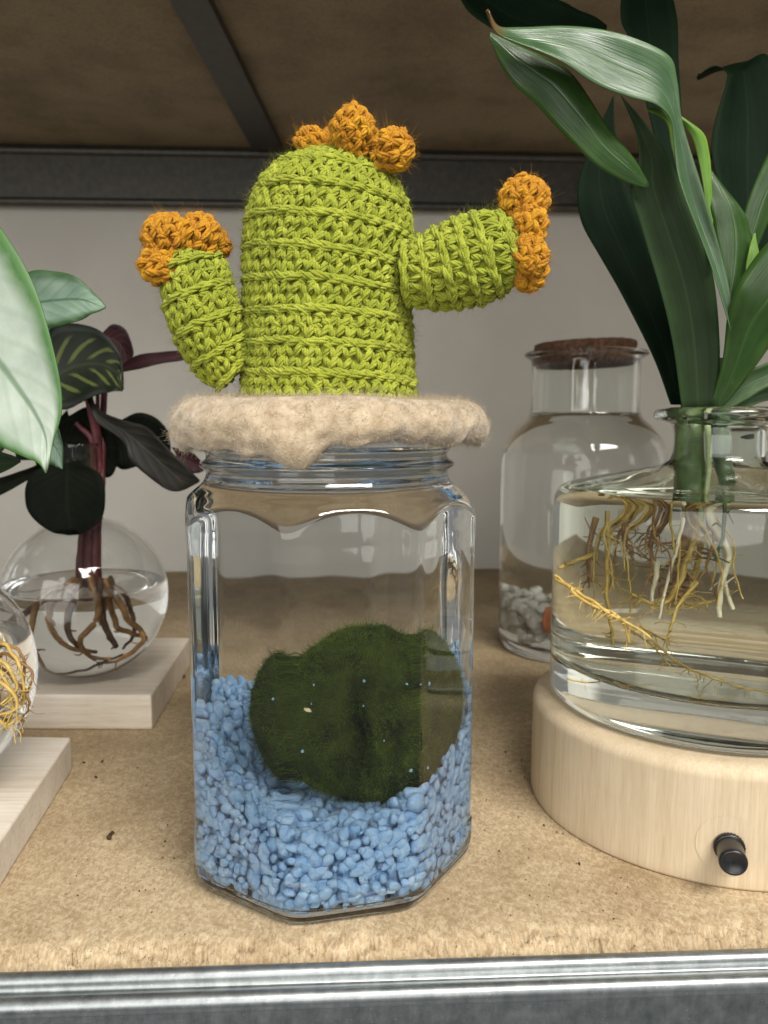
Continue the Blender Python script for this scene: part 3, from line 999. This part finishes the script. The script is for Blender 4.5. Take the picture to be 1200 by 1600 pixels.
# ---------------------------------------------------------------- right: wooden stand, bottle, plant
SC = A(13.55, 4.4)
SR, SH = 7.2, 4.3
st = empty('wooden_stand', (SC[0], SC[1], 0))
tag(st, 'round pale wooden stand with a black knob, under the rooted plant bottle', 'stand')
pr = [(0.02, 0.01), (SR - .12, .01), (SR - .02, .04), (SR, .12), (SR, SH - .42), (SR - .03, SH - .30), (SR - .14, SH - .12), (SR - .34, SH - .02), (SR - .6, SH), (.02, SH)]
V, F = revolve(pr[:4] + [(SR, z) for z in np.linspace(.4, SH - .5, 12)] + pr[4:], 160, SC)
V[:, :2] += (noise3(V, 1.3, 31, 2) * .012)[:, None] * (V[:, :2] - SC) / SR
o = mk('stand_body', V, [F], M['birch'], st, (SC[0], SC[1], 0)); fix_normals(o)
# plug and knob on the front
kd = (W(1140, 1325, 25.3)[:2] - SC); ka = math.atan2(kd[1], kd[0]); kz = 1.55
def on_stand(u, v, out):
    a = ka + u / SR
    return np.stack([SC[0] + (SR + out) * np.cos(a), SC[1] + (SR + out) * np.sin(a), kz + v], -1)
def disc_on(r0, r1, out0, out1, nr=6, nth=64):
    th = np.arange(nth) * 2 * pi / nth
    R_ = np.linspace(r0, r1, nr)[:, None]
    O = np.linspace(out0, out1, nr)[:, None] + 0 * th[None]
    return on_stand(R_ * np.cos(th), R_ * np.sin(th), O).reshape(-1, 3), grid_faces(nr, nth, True)
m = MB(); V, F = disc_on(.02, 1.05, .022, .018); m.add(V, F); m.build('plug', M['birch'], st, (SC[0], SC[1], 0))
kn = A(cos(ka), sin(ka), 0); ku = A(-sin(ka), cos(ka), 0)
kc = A(SC[0], SC[1], kz) + kn * SR
def knob_lathe(prof, seg, knurl=0):
    th = np.arange(seg) * 2 * pi / seg
    V = []
    for r, x in prof:
        r2 = r * (1 + knurl * ((np.arange(seg) % 2) * 2 - 1))
        V.append(kc + kn * x + (r2 * np.cos(th))[:, None] * ku + (r2 * np.sin(th))[:, None] * A(0, 0, 1))
    return np.vstack(V), grid_faces(len(prof), seg, True)
m = MB(); m.add(*knob_lathe([(.02, .05), (.44, .05), (.50, .06), (.50, .18), (.46, .22), (.3, .24)], 56, .02))
kb = m.build('collar', M['black'], st, (SC[0], SC[1], 0))
m = MB(); m.add(*knob_lathe([(.43, .20), (.44, .9), (.45, 1.02), (.43, 1.10), (.38, 1.14), (.33, 1.12), (.30, 1.09), (.02, 1.08)], 48))
m.build('knob', M['black'], st, (SC[0], SC[1], 0))

BZ = SH + .02
bp = [(.02, BZ + .12), (4.6, BZ + .10), (5.3, BZ), (5.9, BZ + .03), (6.2, BZ + .2), (6.25, BZ + .6), (6.25, 8), (6.25, 12.1), (6.24, 12.55), (6.1, 12.95), (5.75, 13.17), (5.0, 13.34), (3.4, 13.66), (2.4, 13.88), (1.9, 14.12), (1.76, 14.5), (1.76, 15.5), (1.95, 15.68), (2.4, 15.78), (2.58, 15.92), (2.58, 16.12), (2.4, 16.28), (1.9, 16.3), (1.55, 16.22)]
bi = [(1.48, 16.0), (1.46, 15.2), (1.50, 14.3), (1.9, 13.84), (3.3, 13.42), (5.0, 13.06), (5.6, 12.9), (5.88, 12.6), (5.95, 12.2), (5.95, 9), (5.95, 6.7), (5.85, 6.1), (5.4, 5.86), (4.5, 5.8), (.02, 5.74)]
def vessel(P, level, seg, center, dz, name, gmat, wetmat, gbase, wbase):
    """Glass shell from an r,z profile (outside up, inside down) and the water that fills it to level."""
    P = np.asarray(P, float)
    im = int(P[:, 1].argmax())
    k = im + int(np.argmax(P[im:, 1] < level))
    t = (P[k - 1, 1] - level) / (P[k - 1, 1] - P[k, 1])
    pt = P[k - 1] * (1 - t) + P[k] * t
    V, F = revolve(np.vstack([P[:k], pt]), seg, center)
    g_ = mk(name, V + A(0, 0, dz), [F, np.arange(seg)[None, ::-1]], gmat, base=gbase)
    side = np.vstack([pt, P[k:]])[::-1]
    top = np.array([[pt[0] * .985, level - .03], [pt[0] * .95, level - .05], [pt[0] * .5, level - .055], [.02, level - .055]])
    V, F = revolve(np.vstack([side, top]), seg, center)
    nf = len(side) + len(top)
    w_ = mk('water', V + A(0, 0, dz), [F, np.arange(seg)[None, ::-1], (nf - 1) * seg + np.arange(seg)[None, :]], wetmat, base=wbase)
    mi = two_mats(w_, len(side) - 1, seg, M['water'])
    mi[-2] = 0
    w_.data.polygons.foreach_set('material_index', mi)
    return g_, w_

bt, o = vessel(chaikin(np.array(bp + bi) + np.array([[.25 if r_b > 3 else 0, 0] for r_b, z_b in bp + bi]), 2), 12.86, 160, SC, 0,
               'glass_bottle', M['glass4'], M['wet_y'], (SC[0], SC[1], BZ), (SC[0], SC[1], 5.7))
tag(bt, 'squat clear glass bottle with a narrow neck on the round wooden stand', 'bottle')
tag(o, 'clear water with roots in the bottle on the round stand', kind='stuff')

def leaf(E1, E2, mat, parent, base, fold=.12, n=44, mcols=11, ripple=.02, thick=.035, name='leaf', d=None, rip_k=3):
    """Blade between two edge lines (px, py, distance), arched across and given thickness."""
    L = catmull([W(*p) for p in E1], n); R_ = catmull([W(*p) for p in E2], n)
    s = np.linspace(0, 1, mcols)
    G = L[:, None] * (1 - s)[None, :, None] + R_[:, None] * s[None, :, None]
    T = np.gradient(G[:, mcols // 2], axis=0)
    Wd = R_ - L
    nn = np.cross(T, Wd); nn /= np.linalg.norm(nn, axis=1, keepdims=True) + 1e-9
    # keep the normal on one side
    for k in range(1, n):
        if nn[k] @ nn[k - 1] < 0:
            nn[k] = -nn[k]
    if nn[n // 2] @ A(0, -1, .2) < 0:
        nn = -nn
    wd = np.linalg.norm(Wd, axis=1)
    arch = (1 - np.abs(2 * s - 1) ** 1.5)
    rp = ripple * np.sin(np.linspace(0, rip_k * 6.28, n))[:, None] * (np.abs(2 * s - 1) ** 2)[None] * np.sign(s - .5)[None]
    off = -fold * wd[:, None] * arch[None] + rp * np.minimum(wd, 2)[:, None] * 1.5
    G = G + nn[:, None] * off[..., None]
    uv = np.stack(np.broadcast_arrays(s[None], np.linspace(0, 1, n)[:, None]), -1).reshape(-1, 2)
    F = grid_faces(n, mcols)
    o = mk(name, G.reshape(-1, 3), [F], mat, parent, base, uv=uv)
    md = o.modifiers.new('thickness', 'SOLIDIFY'); md.thickness = thick * CM; md.offset = 0
    return o

def tube_obj(mb, pts, r0, r1, sides=8, n=24, wob=0, r=rng):
    P = catmull(pts, n)
    if wob:
        P = P + np.stack([noise3(P, 3.0, int(r.integers(1e6)), 2) for _ in range(3)], 1) * wob
    mb.add(*sweep(P[None], np.linspace(r0, r1, n)[None], sides))
    return P

PB = A(SC[0], SC[1], 13)
pl = empty('strap_leaf_plant', tuple(PB))
tag(pl, 'tall plant with glossy green strap leaves rooted in the squat bottle', 'plant')
m = MB(); tube_obj(m, [W(1078, 800, 32.2), W(1077, 700, 32.2), W(1082, 640, 32.4), W(1092, 590, 32.6), W(1098, 540, 32.8)], .66, .3, 20)
m.build('stem', M['stem_g'], pl, tuple(PB))
m = MB(); tube_obj(m, [W(1135, 790, 32.8), W(1128, 710, 32.8), W(1122, 640, 32.6), W(1125, 560, 32.6)], .36, .42, 14)
m.build('stem', M['stem_g'], pl, tuple(PB))
m = MB(); tube_obj(m, [W(1100, 810, 31.6), W(1108, 715, 31.6), W(1106, 652, 31.8)], .10, .13, 10)
m.build('stem', M['stem_p'], pl, tuple(PB))
def Lp(pts, d):
    """edge list: pixel pairs with distances spread linearly (d scalar or (start,end))"""
    if isinstance(d, (int, float)):
        d = (d, d)
    n = len(pts)
    return [(p[0], p[1], d[0] + (d[1] - d[0]) * k / (n - 1)) for k, p in enumerate(pts)]
def pleaf(e1, e2, mat, d1, d2=None, fold=.1, **kw):
    return leaf(Lp(e1, d1), Lp(e2, d2 or d1), M[mat], pl, tuple(PB), fold, **kw)
# back leaves first
pleaf([(950, 52), (880, 62), (790, 56), (735, 18), (700, -30)], [(948, 40), (905, 14), (855, -4), (805, -20), (730, -50)], 'dra_shade', 37, 38)
pleaf([(1075, 470), (1045, 330), (1020, 200), (985, 70), (970, 20), (975, -60)], [(1085, 470), (1075, 330), (1066, 200), (1061, 90), (1056, 20), (1040, -60)], 'dra_shade', (34, 37))
pleaf([(1150, 470), (1130, 330), (1112, 245), (1118, 190), (1133, 135), (1136, 112), (1118, 104), (1088, 121)], [(1190, 470), (1215, 330), (1235, 240), (1230, 160), (1200, 85), (1165, 98), (1130, 104), (1090, 116)], 'dra_shade', (34, 36.5), (34, 38))
pleaf([(1048, 632), (1022, 560), (976, 470), (938, 400), (908, 345), (902, 295), (914, 250), (938, 195), (958, 150)], [(1075, 632), (1066, 560), (1045, 470), (1015, 385), (992, 320), (976, 275), (966, 235), (960, 190), (959, 150)], 'dra_shade', (33, 35.5))
pleaf([(1066, 640), (1053, 545), (1030, 450), (1003, 355), (985, 297), (998, 255), (995, 210), (972, 152)], [(1122, 640), (1124, 530), (1116, 435), (1088, 355), (1062, 280), (1040, 238), (1007, 190), (970, 148)], 'dra_olive', (31.6, 31.2), fold=.14)
pleaf([(1108, 640), (1128, 565), (1142, 470), (1178, 405), (1245, 330)], [(1122, 642), (1160, 600), (1200, 545), (1240, 500), (1285, 430)], 'dra_mid', (31.8, 29.5), fold=-.1)
pleaf([(1113, 645), (1150, 592), (1200, 566), (1265, 540)], [(1122, 652), (1160, 628), (1205, 604), (1270, 590)], 'dra_mid', (31.8, 31), fold=.12)
pleaf([(1118, 650), (1150, 622), (1200, 606), (1265, 595)], [(1122, 655), (1160, 640), (1205, 625), (1270, 622)], 'dra_mid', (32, 31.8), fold=.12)
pleaf([(1176, 668), (1200, 655), (1250, 640)], [(1176, 674), (1205, 676), (1250, 670)], 'dra_shade', 38)
pleaf([(1156, 420), (1160, 350), (1174, 298), (1203, 235), (1235, 180)], [(1163, 425), (1190, 372), (1210, 320), (1235, 270), (1255, 200)], 'dra_mid', (31.5, 31), fold=-.12)
pleaf([(1138, 470), (1120, 375), (1107, 312), (1104, 262)], [(1142, 470), (1172, 405), (1168, 345), (1110, 264)], 'dra_mid', (31.2, 31.3), fold=-.12)
pleaf([(1112, 420), (1100, 300), (1086, 228), (1070, 196), (1060, 182)], [(1116, 420), (1112, 300), (1108, 240), (1098, 208), (1062, 180)], 'dra_lime', (31.3, 31.0), fold=-.15)
pleaf([(1062, 290), (1050, 232), (1040, 190), (1010, 172)], [(1072, 290), (1070, 225), (1056, 180), (1012, 168)], 'dra_lime', (31.0, 30.6), fold=-.12)
pleaf([(1160, 470), (1168, 400), (1178, 365)], [(1164, 470), (1186, 420), (1180, 364)], 'dra_lime', 30.9, fold=-.12)
# second leaf that runs up left, then the big glossy one that bends over
pleaf([(1012, 294), (975, 284), (930, 258), (885, 214), (840, 166), (806, 136), (785, 106), (772, 78), (764, 58)], [(1014, 288), (988, 245), (952, 200), (918, 150), (888, 110), (858, 92), (825, 78), (795, 64), (765, 50)], 'dra_mid', (31.0, 30.0), fold=-.12)
pleaf([(1157, 545), (1137, 437), (1120, 372), (1088, 267), (1066, 190), (1059, 125), (1046, 88), (992, 62), (933, 45), (879, 39), (812, 43), (778, 42), (762, 14)],
      [(1150, 545), (1112, 420), (1064, 290), (1054, 225), (1048, 186), (1024, 164), (983, 151), (933, 130), (883, 99), (840, 81), (806, 66), (776, 48), (764, 16)], 'dra_top', (30.9, 29.0), (30.9, 28.2), fold=.10, n=70)

# roots
def root(pts_px, mat, r0, r1, parent, base, hairs=0, hl=.5, wob=.05):
    m = MB()
    P = tube_obj(m, [W(*p) for p in pts_px], r0, r1, 7, 40, wob)
    for _ in range(hairs):
        k = rng.integers(6, 38)
        d = rng.normal(size=3) * A(1, .6, .8) + A(0, 0, -.5)
        d /= np.linalg.norm(d)
        L = hl * rng.uniform(.4, 1.3)
        e = P[k] + d * L
        tube_obj(m, [P[k], (P[k] + e) / 2 + rng.normal(size=3) * L * .12, e], max(r1, .5 * r0) * .55, r1 * .35, 5, 8)
    return m.build('root', M[mat], parent, base)
b = tuple(PB)
root([(1090, 800, 32), (1082, 850, 31.8), (1070, 900, 31.5), (1072, 930, 31.4)], 'root_b', .24, .10, pl, b, 44, .9)
for k in range(26):
    x0 = rng.uniform(950, 1130)
    y1 = rng.uniform(850, 960)
    x1 = x0 + rng.normal() * 28
    d0 = rng.uniform(30.5, 33)
    root([(x0 * .6 + 1085 * .4, 798, 32), ((x0 + x1) / 2 + rng.normal() * 10, 830, d0), (x1, (830 + y1) / 2, d0 - .4), (x1 + rng.normal() * 14, y1, d0 - .6)], 'root_y' if k % 3 else 'root_b', .05, .025, pl, b, 7, .4)
root([(1098, 800, 32), (1082, 870, 31.2), (1050, 935, 30.6), (1000, 925, 30.2)], 'root_y', .12, .06, pl, b, 26, .7)
root([(1108, 800, 31.5), (1135, 860, 31), (1125, 905, 30.8), (1122, 955, 30.6)], 'root_w', .13, .08, pl, b, 0)
root([(1110, 800, 31.8), (1130, 850, 31.5), (1128, 900, 31.2), (1138, 940, 31)], 'root_w', .11, .07, pl, b, 4)
root([(1045, 870, 31.4), (1040, 905, 31.2), (1034, 950, 31)], 'root_w', .11, .04, pl, b, 0)
root([(1078, 810, 31), (1060, 875, 30.5), (1042, 960, 30)], 'root_w', .07, .04, pl, b, 0)
root([(1130, 790, 31), (1128, 830, 30.8), (1118, 868, 30.6)], 'stem_g', .07, .05, pl, b, 4)
root([(960, 805, 32), (950, 850, 32), (948, 900, 31.8), (945, 905, 31.8)], 'root_b', .13, .05, pl, b, 18, .6)
root([(975, 800, 31.5), (972, 860, 31.2), (968, 930, 30.8), (975, 1005, 30.4)], 'root_y', .09, .06, pl, b, 12, .5)
root([(955, 865, 31.8), (900, 880, 31.5), (872, 888, 31.3)], 'root_y', .10, .07, pl, b, 8, .4)
root([(868, 905, 29.8), (905, 925, 29.0), (950, 955, 28.2), (1000, 985, 27.6), (1060, 1030, 27.3), (1120, 1060, 27.2), (1200, 1075, 27.4)], 'root_y', .075, .03, pl, b, 60, .55)
root([(868, 898, 29.9), (910, 935, 28.8), (970, 965, 28.0), (985, 1005, 27.8)], 'root_y', .07, .05, pl, b, 24, .5)
root([(872, 902, 29.7), (930, 945, 28.7), (1010, 1000, 27.9), (1050, 1040, 27.7)], 'root_y', .05, .03, pl, b, 24, .45)
root([(1010, 800, 32), (1000, 830, 32), (1015, 870, 32)], 'root_b', .10, .05, pl, b, 26, .8)
root([(1060, 805, 32.4), (1040, 850, 32.6), (1050, 900, 32.6)], 'root_b', .12, .05, pl, b, 30, .8)
root([(1105, 830, 32.4), (1090, 900, 32.4), (1060, 935, 32), (1115, 928, 31)], 'root_y', .10, .06, pl, b, 26, .6)
root([(1095, 900, 31), (1070, 935, 30.5), (1050, 990, 29.8), (1010, 975, 29.4)], 'root_y', .07, .04, pl, b, 26, .5)
for px in ((885, 1060, 29.5), (960, 1065, 28.5), (1080, 1085, 28)):
    root([px, (px[0] + 30, px[1] + 6, px[2]), (px[0] + 62, px[1] + 2, px[2])], 'root_y', .04, .02, pl, b, 5, .25)

# ---------------------------------------------------------------- right back: jar with cork stopper
KC = A(13.75, 27.3)
kp = [(.02, .10), (4.6, .08), (5.3, .02), (5.3, .1), (5.56, .45), (5.62, 1.2), (5.62, 8), (5.62, 12.6), (5.52, 13.6), (5.15, 14.6), (4.5, 15.4), (3.95, 15.85), (3.65, 16.25), (3.6, 16.8), (3.6, 19.6), (3.7, 19.95), (4.05, 20.1), (4.15, 20.25), (4.05, 20.42), (3.6, 20.45)]
ki = [(3.42, 20.3), (3.4, 19.6), (3.4, 16.6), (3.6, 16.0), (4.2, 15.25), (4.9, 14.45), (5.26, 13.5), (5.36, 12.5), (5.37, 6), (5.37, 1.2), (5.1, .75), (4.6, .62), (.02, .6)]
o, wo = vessel(chaikin(kp + ki, 2), 16.3, 128, KC, .02, 'cork_jar', M['glass2'], M['wet'], (KC[0], KC[1], 0), (KC[0], KC[1], .5))
tag(o, 'tall clear jar with cork stopper and white pebbles at the back right', 'jar')
tag(wo, 'clear water in the cork-stoppered jar up to its neck', kind='stuff')
V, F = revolve([(.02, 19.5), (3.1, 19.5), (3.3, 19.55)] + [(3.36, z) for z in np.linspace(19.7, 20.6, 8)] + [(3.42, 20.75), (3.38, 21.0), (3.2, 21.08), (.02, 21.1)], 96, KC)
V += rng.normal(size=V.shape) * .012
V[:, 2] += (V[:, 0] - KC[0]) * .03
V = V - A(.08, 0, 0)
o = mk('cork_stopper', V, [F], M['cork'], base=(KC[0], KC[1], 19.5)); fix_normals(o)
tag(o, 'dark reddish brown cork stopper in the back jar', 'cork stopper')
m = MB()
shp = [pebble_shape(IV3, rng) for _ in range(8)]
cnt = 0
for _ in range(900):
    a_, r_k = rng.uniform(0, 6.28), 4.8 * math.sqrt(rng.uniform(.05, 1))
    z = .62 + rng.uniform(.3, 3.6)
    if math.sin(a_) > .5 and z < 3:
        continue
    if z > 3.3 + .5 * math.sin(a_ * 3):
        continue
    m.add(shp[rng.integers(8)] @ rand_rot(rng).T * rng.uniform(.32, .55) * A(1, 1, .9) + A(KC[0] + r_k * cos(a_), KC[1] + r_k * sin(a_), z + .3), IF3)
tag(m.build('white_pebbles', M['pebble'], base=(KC[0], KC[1], .6)), 'white pebbles in the bottom of the cork-stoppered jar', kind='stuff')
p = A(KC[0] - 2.7, KC[1] - 4.4, 2.9)
V = pebble_shape(IV3, rng) * A(.9, .28, 1.0) + p
tag(mk('terracotta_shard', V, [IF3], M['terracotta'], base=tuple(p)), 'orange terracotta shard among the white pebbles', 'shard')
# ---------------------------------------------------------------- left: wooden blocks, bulb vases, plants
def bev_box(name, corners, z0, z1, mat, base, bev=.12):
    """block from 4 ground corners (ccw), softly bevelled, axis aligned to its own sides"""
    import bmesh
    bm = bmesh.new()
    vb = [bm.verts.new(((c[0] - base[0]) * CM, (c[1] - base[1]) * CM, (z - base[2]) * CM)) for z in (z0, z1) for c in corners]
    for f in ((3, 2, 1, 0), (4, 5, 6, 7), (0, 1, 5, 4), (1, 2, 6, 5), (2, 3, 7, 6), (3, 0, 4, 7)):
        bm.faces.new([vb[k] for k in f])
    bmesh.ops.bevel(bm, geom=list(bm.edges), offset=bev * CM, segments=3, profile=.6, affect='EDGES')
    me = bpy.data.meshes.new(name); bm.to_mesh(me); bm.free()
    me.materials.append(mat)
    for p_ in me.polygons:
        p_.use_smooth = False
    o = bpy.data.objects.new(name, me); col.objects.link(o)
    o.location = tuple(A(*base) * CM)
    return o
# back block: front right bottom corner at px (237,1140)
c = plane_hit(238, 1141, 0); e = plane_hit(288, 1056, 0)
u = A(-1, .015, 0)
d_ = (e - c); d_ /= np.linalg.norm(d_)
cs = [c + u * 14, c, c + d_ * 11, c + d_ * 11 + u * 14]
o = bev_box('wooden_block', cs, .01, 1.85, M['paulownia'], (c[0] - 7, c[1] + 5, 0))
tag(o, 'pale wooden block under the dark-leaved vase at back left', 'wooden block')
c2 = plane_hit(113, 1203, 0); e2 = plane_hit(0, 1388, 0)
d2 = (e2 - c2); d2 /= np.linalg.norm(d2)
u2 = A(-1, .06, 0)
cs = [c2 + u2 * 12, c2 + d2 * 11.5 + u2 * 12, c2 + d2 * 11.5, c2]
o = bev_box('wooden_block', cs, .01, 1.55, M['paulownia'], (c2[0] - 6, c2[1] - 5, 0))
tag(o, 'pale wooden block at the left picture edge, nearest the front', 'wooden block')

def vase(center, r, zb, lab, wlab, level, seg=112, nr=1.02, nh=4.0):
    zc = zb + r - .03
    a = np.linspace(-pi / 2, pi / 2, 60)
    k = np.arcsin(min(1, (nr + .12) / r))
    a = a[a < pi / 2 - k]
    out = [(max(.02, r * cos(x)), zc + r * sin(x)) for x in a]
    out = [(q[0], max(q[1], zb + .0)) for q in out]
    ztop = out[-1][1]
    out += [(nr + .03, ztop + .2), (nr, ztop + .5), (nr, ztop + nh - .2), (nr + .06, ztop + nh), (nr, ztop + nh + .08)]
    th = .13
    inn = [(nr - th, ztop + nh), (nr - th, ztop + .5), (nr - th + .05, ztop + .1)]
    inn += [(max(.02, (r - th) * cos(x)), zc + (r - th) * sin(x)) for x in a[::-1]]
    o, wo = vessel(out + inn, level, seg, center, .02, 'bulb_vase', M['glass3'], M['wet'], (center[0], center[1], zb), (center[0], center[1], zb + .2))
    tag(o, lab, 'vase')
    tag(wo, wlab, kind='stuff')
    return zc
v1 = W(133, 940, 43.0)[:2]
zc1 = vase(v1, 4.42, 1.86, 'round glass bulb vase with brown roots on the back wooden block', 'clear water in the back left bulb vase', 7.0)
v2 = A(-18.05, 1.3)
zc2 = vase(v2, 4.6, 1.56, 'round glass bulb vase cut off by the left picture edge', 'clear water in the vase at the left picture edge', 7.4)

DB = A(v1[0], v1[1], 6)
dk = empty('dark_leaf_plant', tuple(DB))
tag(dk, 'dark plant with near-black patterned leaves in the back left bulb vase', 'plant')
db = tuple(DB)
def dleaf(e1, e2, mat, d, d2=None, fold=.1, **kw):
    return leaf(Lp(e1, d), Lp(e2, d2 or d), M[mat], dk, db, fold, **kw)
dleaf([(158, 522), (175, 507), (195, 514), (208, 545), (205, 562), (190, 573)], [(158, 526), (168, 548), (178, 560), (185, 568), (188, 571), (190, 574)], 'cal_mag', 44.6)
dleaf([(186, 572), (215, 555), (250, 550), (288, 548), (296, 556)], [(188, 582), (220, 576), (252, 568), (285, 563), (296, 557)], 'cal_mag', (44, 43))
dleaf([(178, 662), (215, 645), (245, 654), (263, 675), (267, 702)], [(172, 716), (188, 733), (210, 730), (235, 718), (266, 704)], 'cal_dark', 44.8)
dleaf([(55, 722), (82, 668), (110, 648), (140, 636), (168, 655), (186, 695)], [(62, 750), (95, 742), (120, 742), (150, 745), (176, 742), (187, 700)], 'cal_dark', 43.5)
dleaf([(62, 560), (72, 520), (105, 505), (147, 512), (176, 535), (190, 564), (193, 609)], [(68, 628), (98, 640), (125, 630), (150, 618), (170, 613), (185, 611), (192, 611)], 'cal_pat', (42.6, 42), (41.8, 41.4), fold=.14)
dleaf([(98, 722), (60, 733), (40, 760), (41, 792), (60, 818), (85, 833), (105, 836)], [(110, 722), (148, 734), (163, 755), (164, 788), (155, 815), (132, 832), (108, 837)], 'cal_dark', (41.6, 40.6), fold=.08)
dleaf([(138, 612), (155, 640), (188, 655), (230, 668), (262, 700), (300, 738), (312, 750)], [(136, 622), (152, 660), (192, 690), (206, 722), (245, 755), (275, 768), (310, 754)], 'cal_str', (42.6, 40.5), fold=.14)
dleaf([(268, 698), (295, 704), (312, 718), (318, 734)], [(280, 722), (298, 738), (310, 739), (318, 736)], 'cal_mag', 42.5)
dleaf([(75, 720), (35, 735), (0, 746), (-40, 752)], [(60, 742), (30, 758), (0, 774), (-40, 785)], 'cal_dark', (43, 41))
dleaf([(105, 640), (85, 660), (60, 680), (20, 690)], [(108, 660), (95, 690), (70, 715), (25, 720)], 'cal_dark', 43.8)
def stem(pts, r0, r1, mat='stem_m', par=dk, base=db):
    m = MB(); tube_obj(m, [W(*p) for p in pts], r0, r1, 10, 30, .03)
    return m.build('stem', M[mat], par, base)
stem([(140, 935, 43), (142, 850, 43), (150, 760, 43.2), (152, 690, 43.3), (138, 618, 42.8)], .36, .22)
stem([(125, 930, 43.2), (130, 840, 43.2), (140, 760, 43.3), (120, 735, 43.2)], .30, .2)
stem([(152, 925, 42.8), (150, 840, 42.8), (158, 760, 43.2), (160, 680, 44), (165, 560, 44.2)], .30, .16)
stem([(148, 930, 43.5), (146, 800, 43.4), (148, 700, 43.6), (120, 660, 43.6)], .28, .16)
stem([(150, 720, 43.6), (152, 660, 43.4), (153, 620, 43), (150, 600, 42.6)], .12, .1)
for pts, r0, r1, mt in [
    ([(118, 905, 43), (78, 935, 42), (62, 985, 41), (75, 1030, 41), (90, 1045, 41.2)], .17, .10, 'root_b'),
    ([(120, 905, 42.5), (85, 955, 41), (105, 1000, 40.2), (150, 1015, 40)], .17, .10, 'root_b'),
    ([(130, 900, 42.5), (110, 960, 41), (112, 990, 40.4), (150, 1025, 40.5)], .20, .10, 'root_d'),
    ([(140, 900, 42), (150, 960, 40.5), (125, 995, 40), (140, 1020, 40), (175, 1030, 40.3)], .18, .10, 'root_b'),
    ([(155, 905, 42.5), (158, 965, 41), (180, 1008, 40.3)], .2, .14, 'root_d'),
    ([(165, 905, 42.5), (190, 960, 41.5), (225, 995, 41), (185, 1030, 40.8), (150, 1030, 40.6)], .18, .09, 'root_b'),
    ([(160, 905, 43), (175, 970, 42), (215, 990, 41.2), (228, 998, 41)], .15, .1, 'root_b'),
    ([(172, 900, 43), (200, 975, 42), (190, 1010, 41)], .13, .08, 'root_d'),
    ([(110, 910, 43), (60, 955, 42.5), (30, 965, 42.5), (18, 960, 43)], .15, .10, 'root_d'),
    ([(90, 1040, 41.5), (120, 1043, 40.8), (160, 1032, 40.5), (190, 1020, 41)], .12, .08, 'root_d')]:
    root(pts, mt, r0, r1, dk, db, 4, .5, .06)

SB = A(v2[0], v2[1], 6)
sv = empty('silver_leaf_plant', tuple(SB))
tag(sv, 'plant with large silvery green-edged leaves at the left picture edge', 'plant')
sb_ = tuple(SB)
leaf(Lp([(-95, 262), (-30, 318), (10, 368), (44, 428), (72, 502), (92, 580), (95, 640), (84, 690), (73, 738)], (27.5, 25.6)),
     Lp([(-110, 275), (-190, 400), (-180, 520), (-130, 610), (-60, 665), (0, 697), (38, 714), (60, 724), (72, 739)], (27.5, 25.2)), M['silver'], sv, sb_, .07, n=60, mcols=17)
leaf(Lp([(10, 470), (42, 428), (85, 423), (120, 434), (146, 456), (165, 479)], (31, 30.5)), Lp([(15, 490), (60, 512), (105, 507), (130, 497), (148, 489), (165, 480)], (30.5, 30)), M['silver2'], sv, sb_, .12)
leaf(Lp([(60, 640), (85, 660), (97, 690), (98, 732)], 29.5), Lp([(50, 690), (70, 720), (85, 728), (97, 733)], 29.5), M['silver2'], sv, sb_, .1)
leaf(Lp([(-60, 690), (-20, 700), (20, 712), (32, 720)], 28), Lp([(-60, 740), (-20, 745), (10, 735), (32, 722)], 28), M['dra_olive'], sv, sb_, .1)
for pts, r0, r1 in [([(-130, 980, 29.3), (-125, 850, 29.3), (-120, 700, 29.2), (-110, 270, 28)], .22, .14), ([(-125, 980, 29.6), (-110, 800, 29.6), (-60, 560, 30), (15, 480, 30.7)], .18, .1), ([(-120, 980, 29.6), (-100, 830, 29.6), (0, 700, 29.6), (55, 665, 29.5)], .15, .08), ([(-128, 980, 29.2), (-120, 830, 29), (-90, 740, 28.4), (-55, 712, 28)], .15, .08)]:
    stem(pts, r0, r1, 'stem_g', sv, sb_)
for pts in ([(-60, 1000, 29), (-10, 1040, 27), (20, 1090, 26.5), (10, 1140, 26.6)], [(-50, 1000, 28.5), (0, 1060, 26.5), (30, 1100, 26.3), (-10, 1120, 26.2)], [(-60, 1010, 29), (10, 1010, 27.5), (34, 1060, 27), (38, 1100, 27)],
            [(-70, 1010, 28), (-30, 1080, 26), (5, 1130, 26), (30, 1120, 26.4)], [(-40, 1020, 28), (5, 1035, 27), (25, 1075, 26.8), (0, 1100, 26.4)]):
    root(pts, 'root_y', .09, .04, sv, sb_, 16, .6, .08)
    root([(x_ + rng.normal() * 14, y_ + rng.normal() * 14, d_ + .5) for x_, y_, d_ in pts], 'root_b', .07, .03, sv, sb_, 14, .6, .08)

for o in bpy.data.objects:
    if '_b' in o:
        del o['_b']
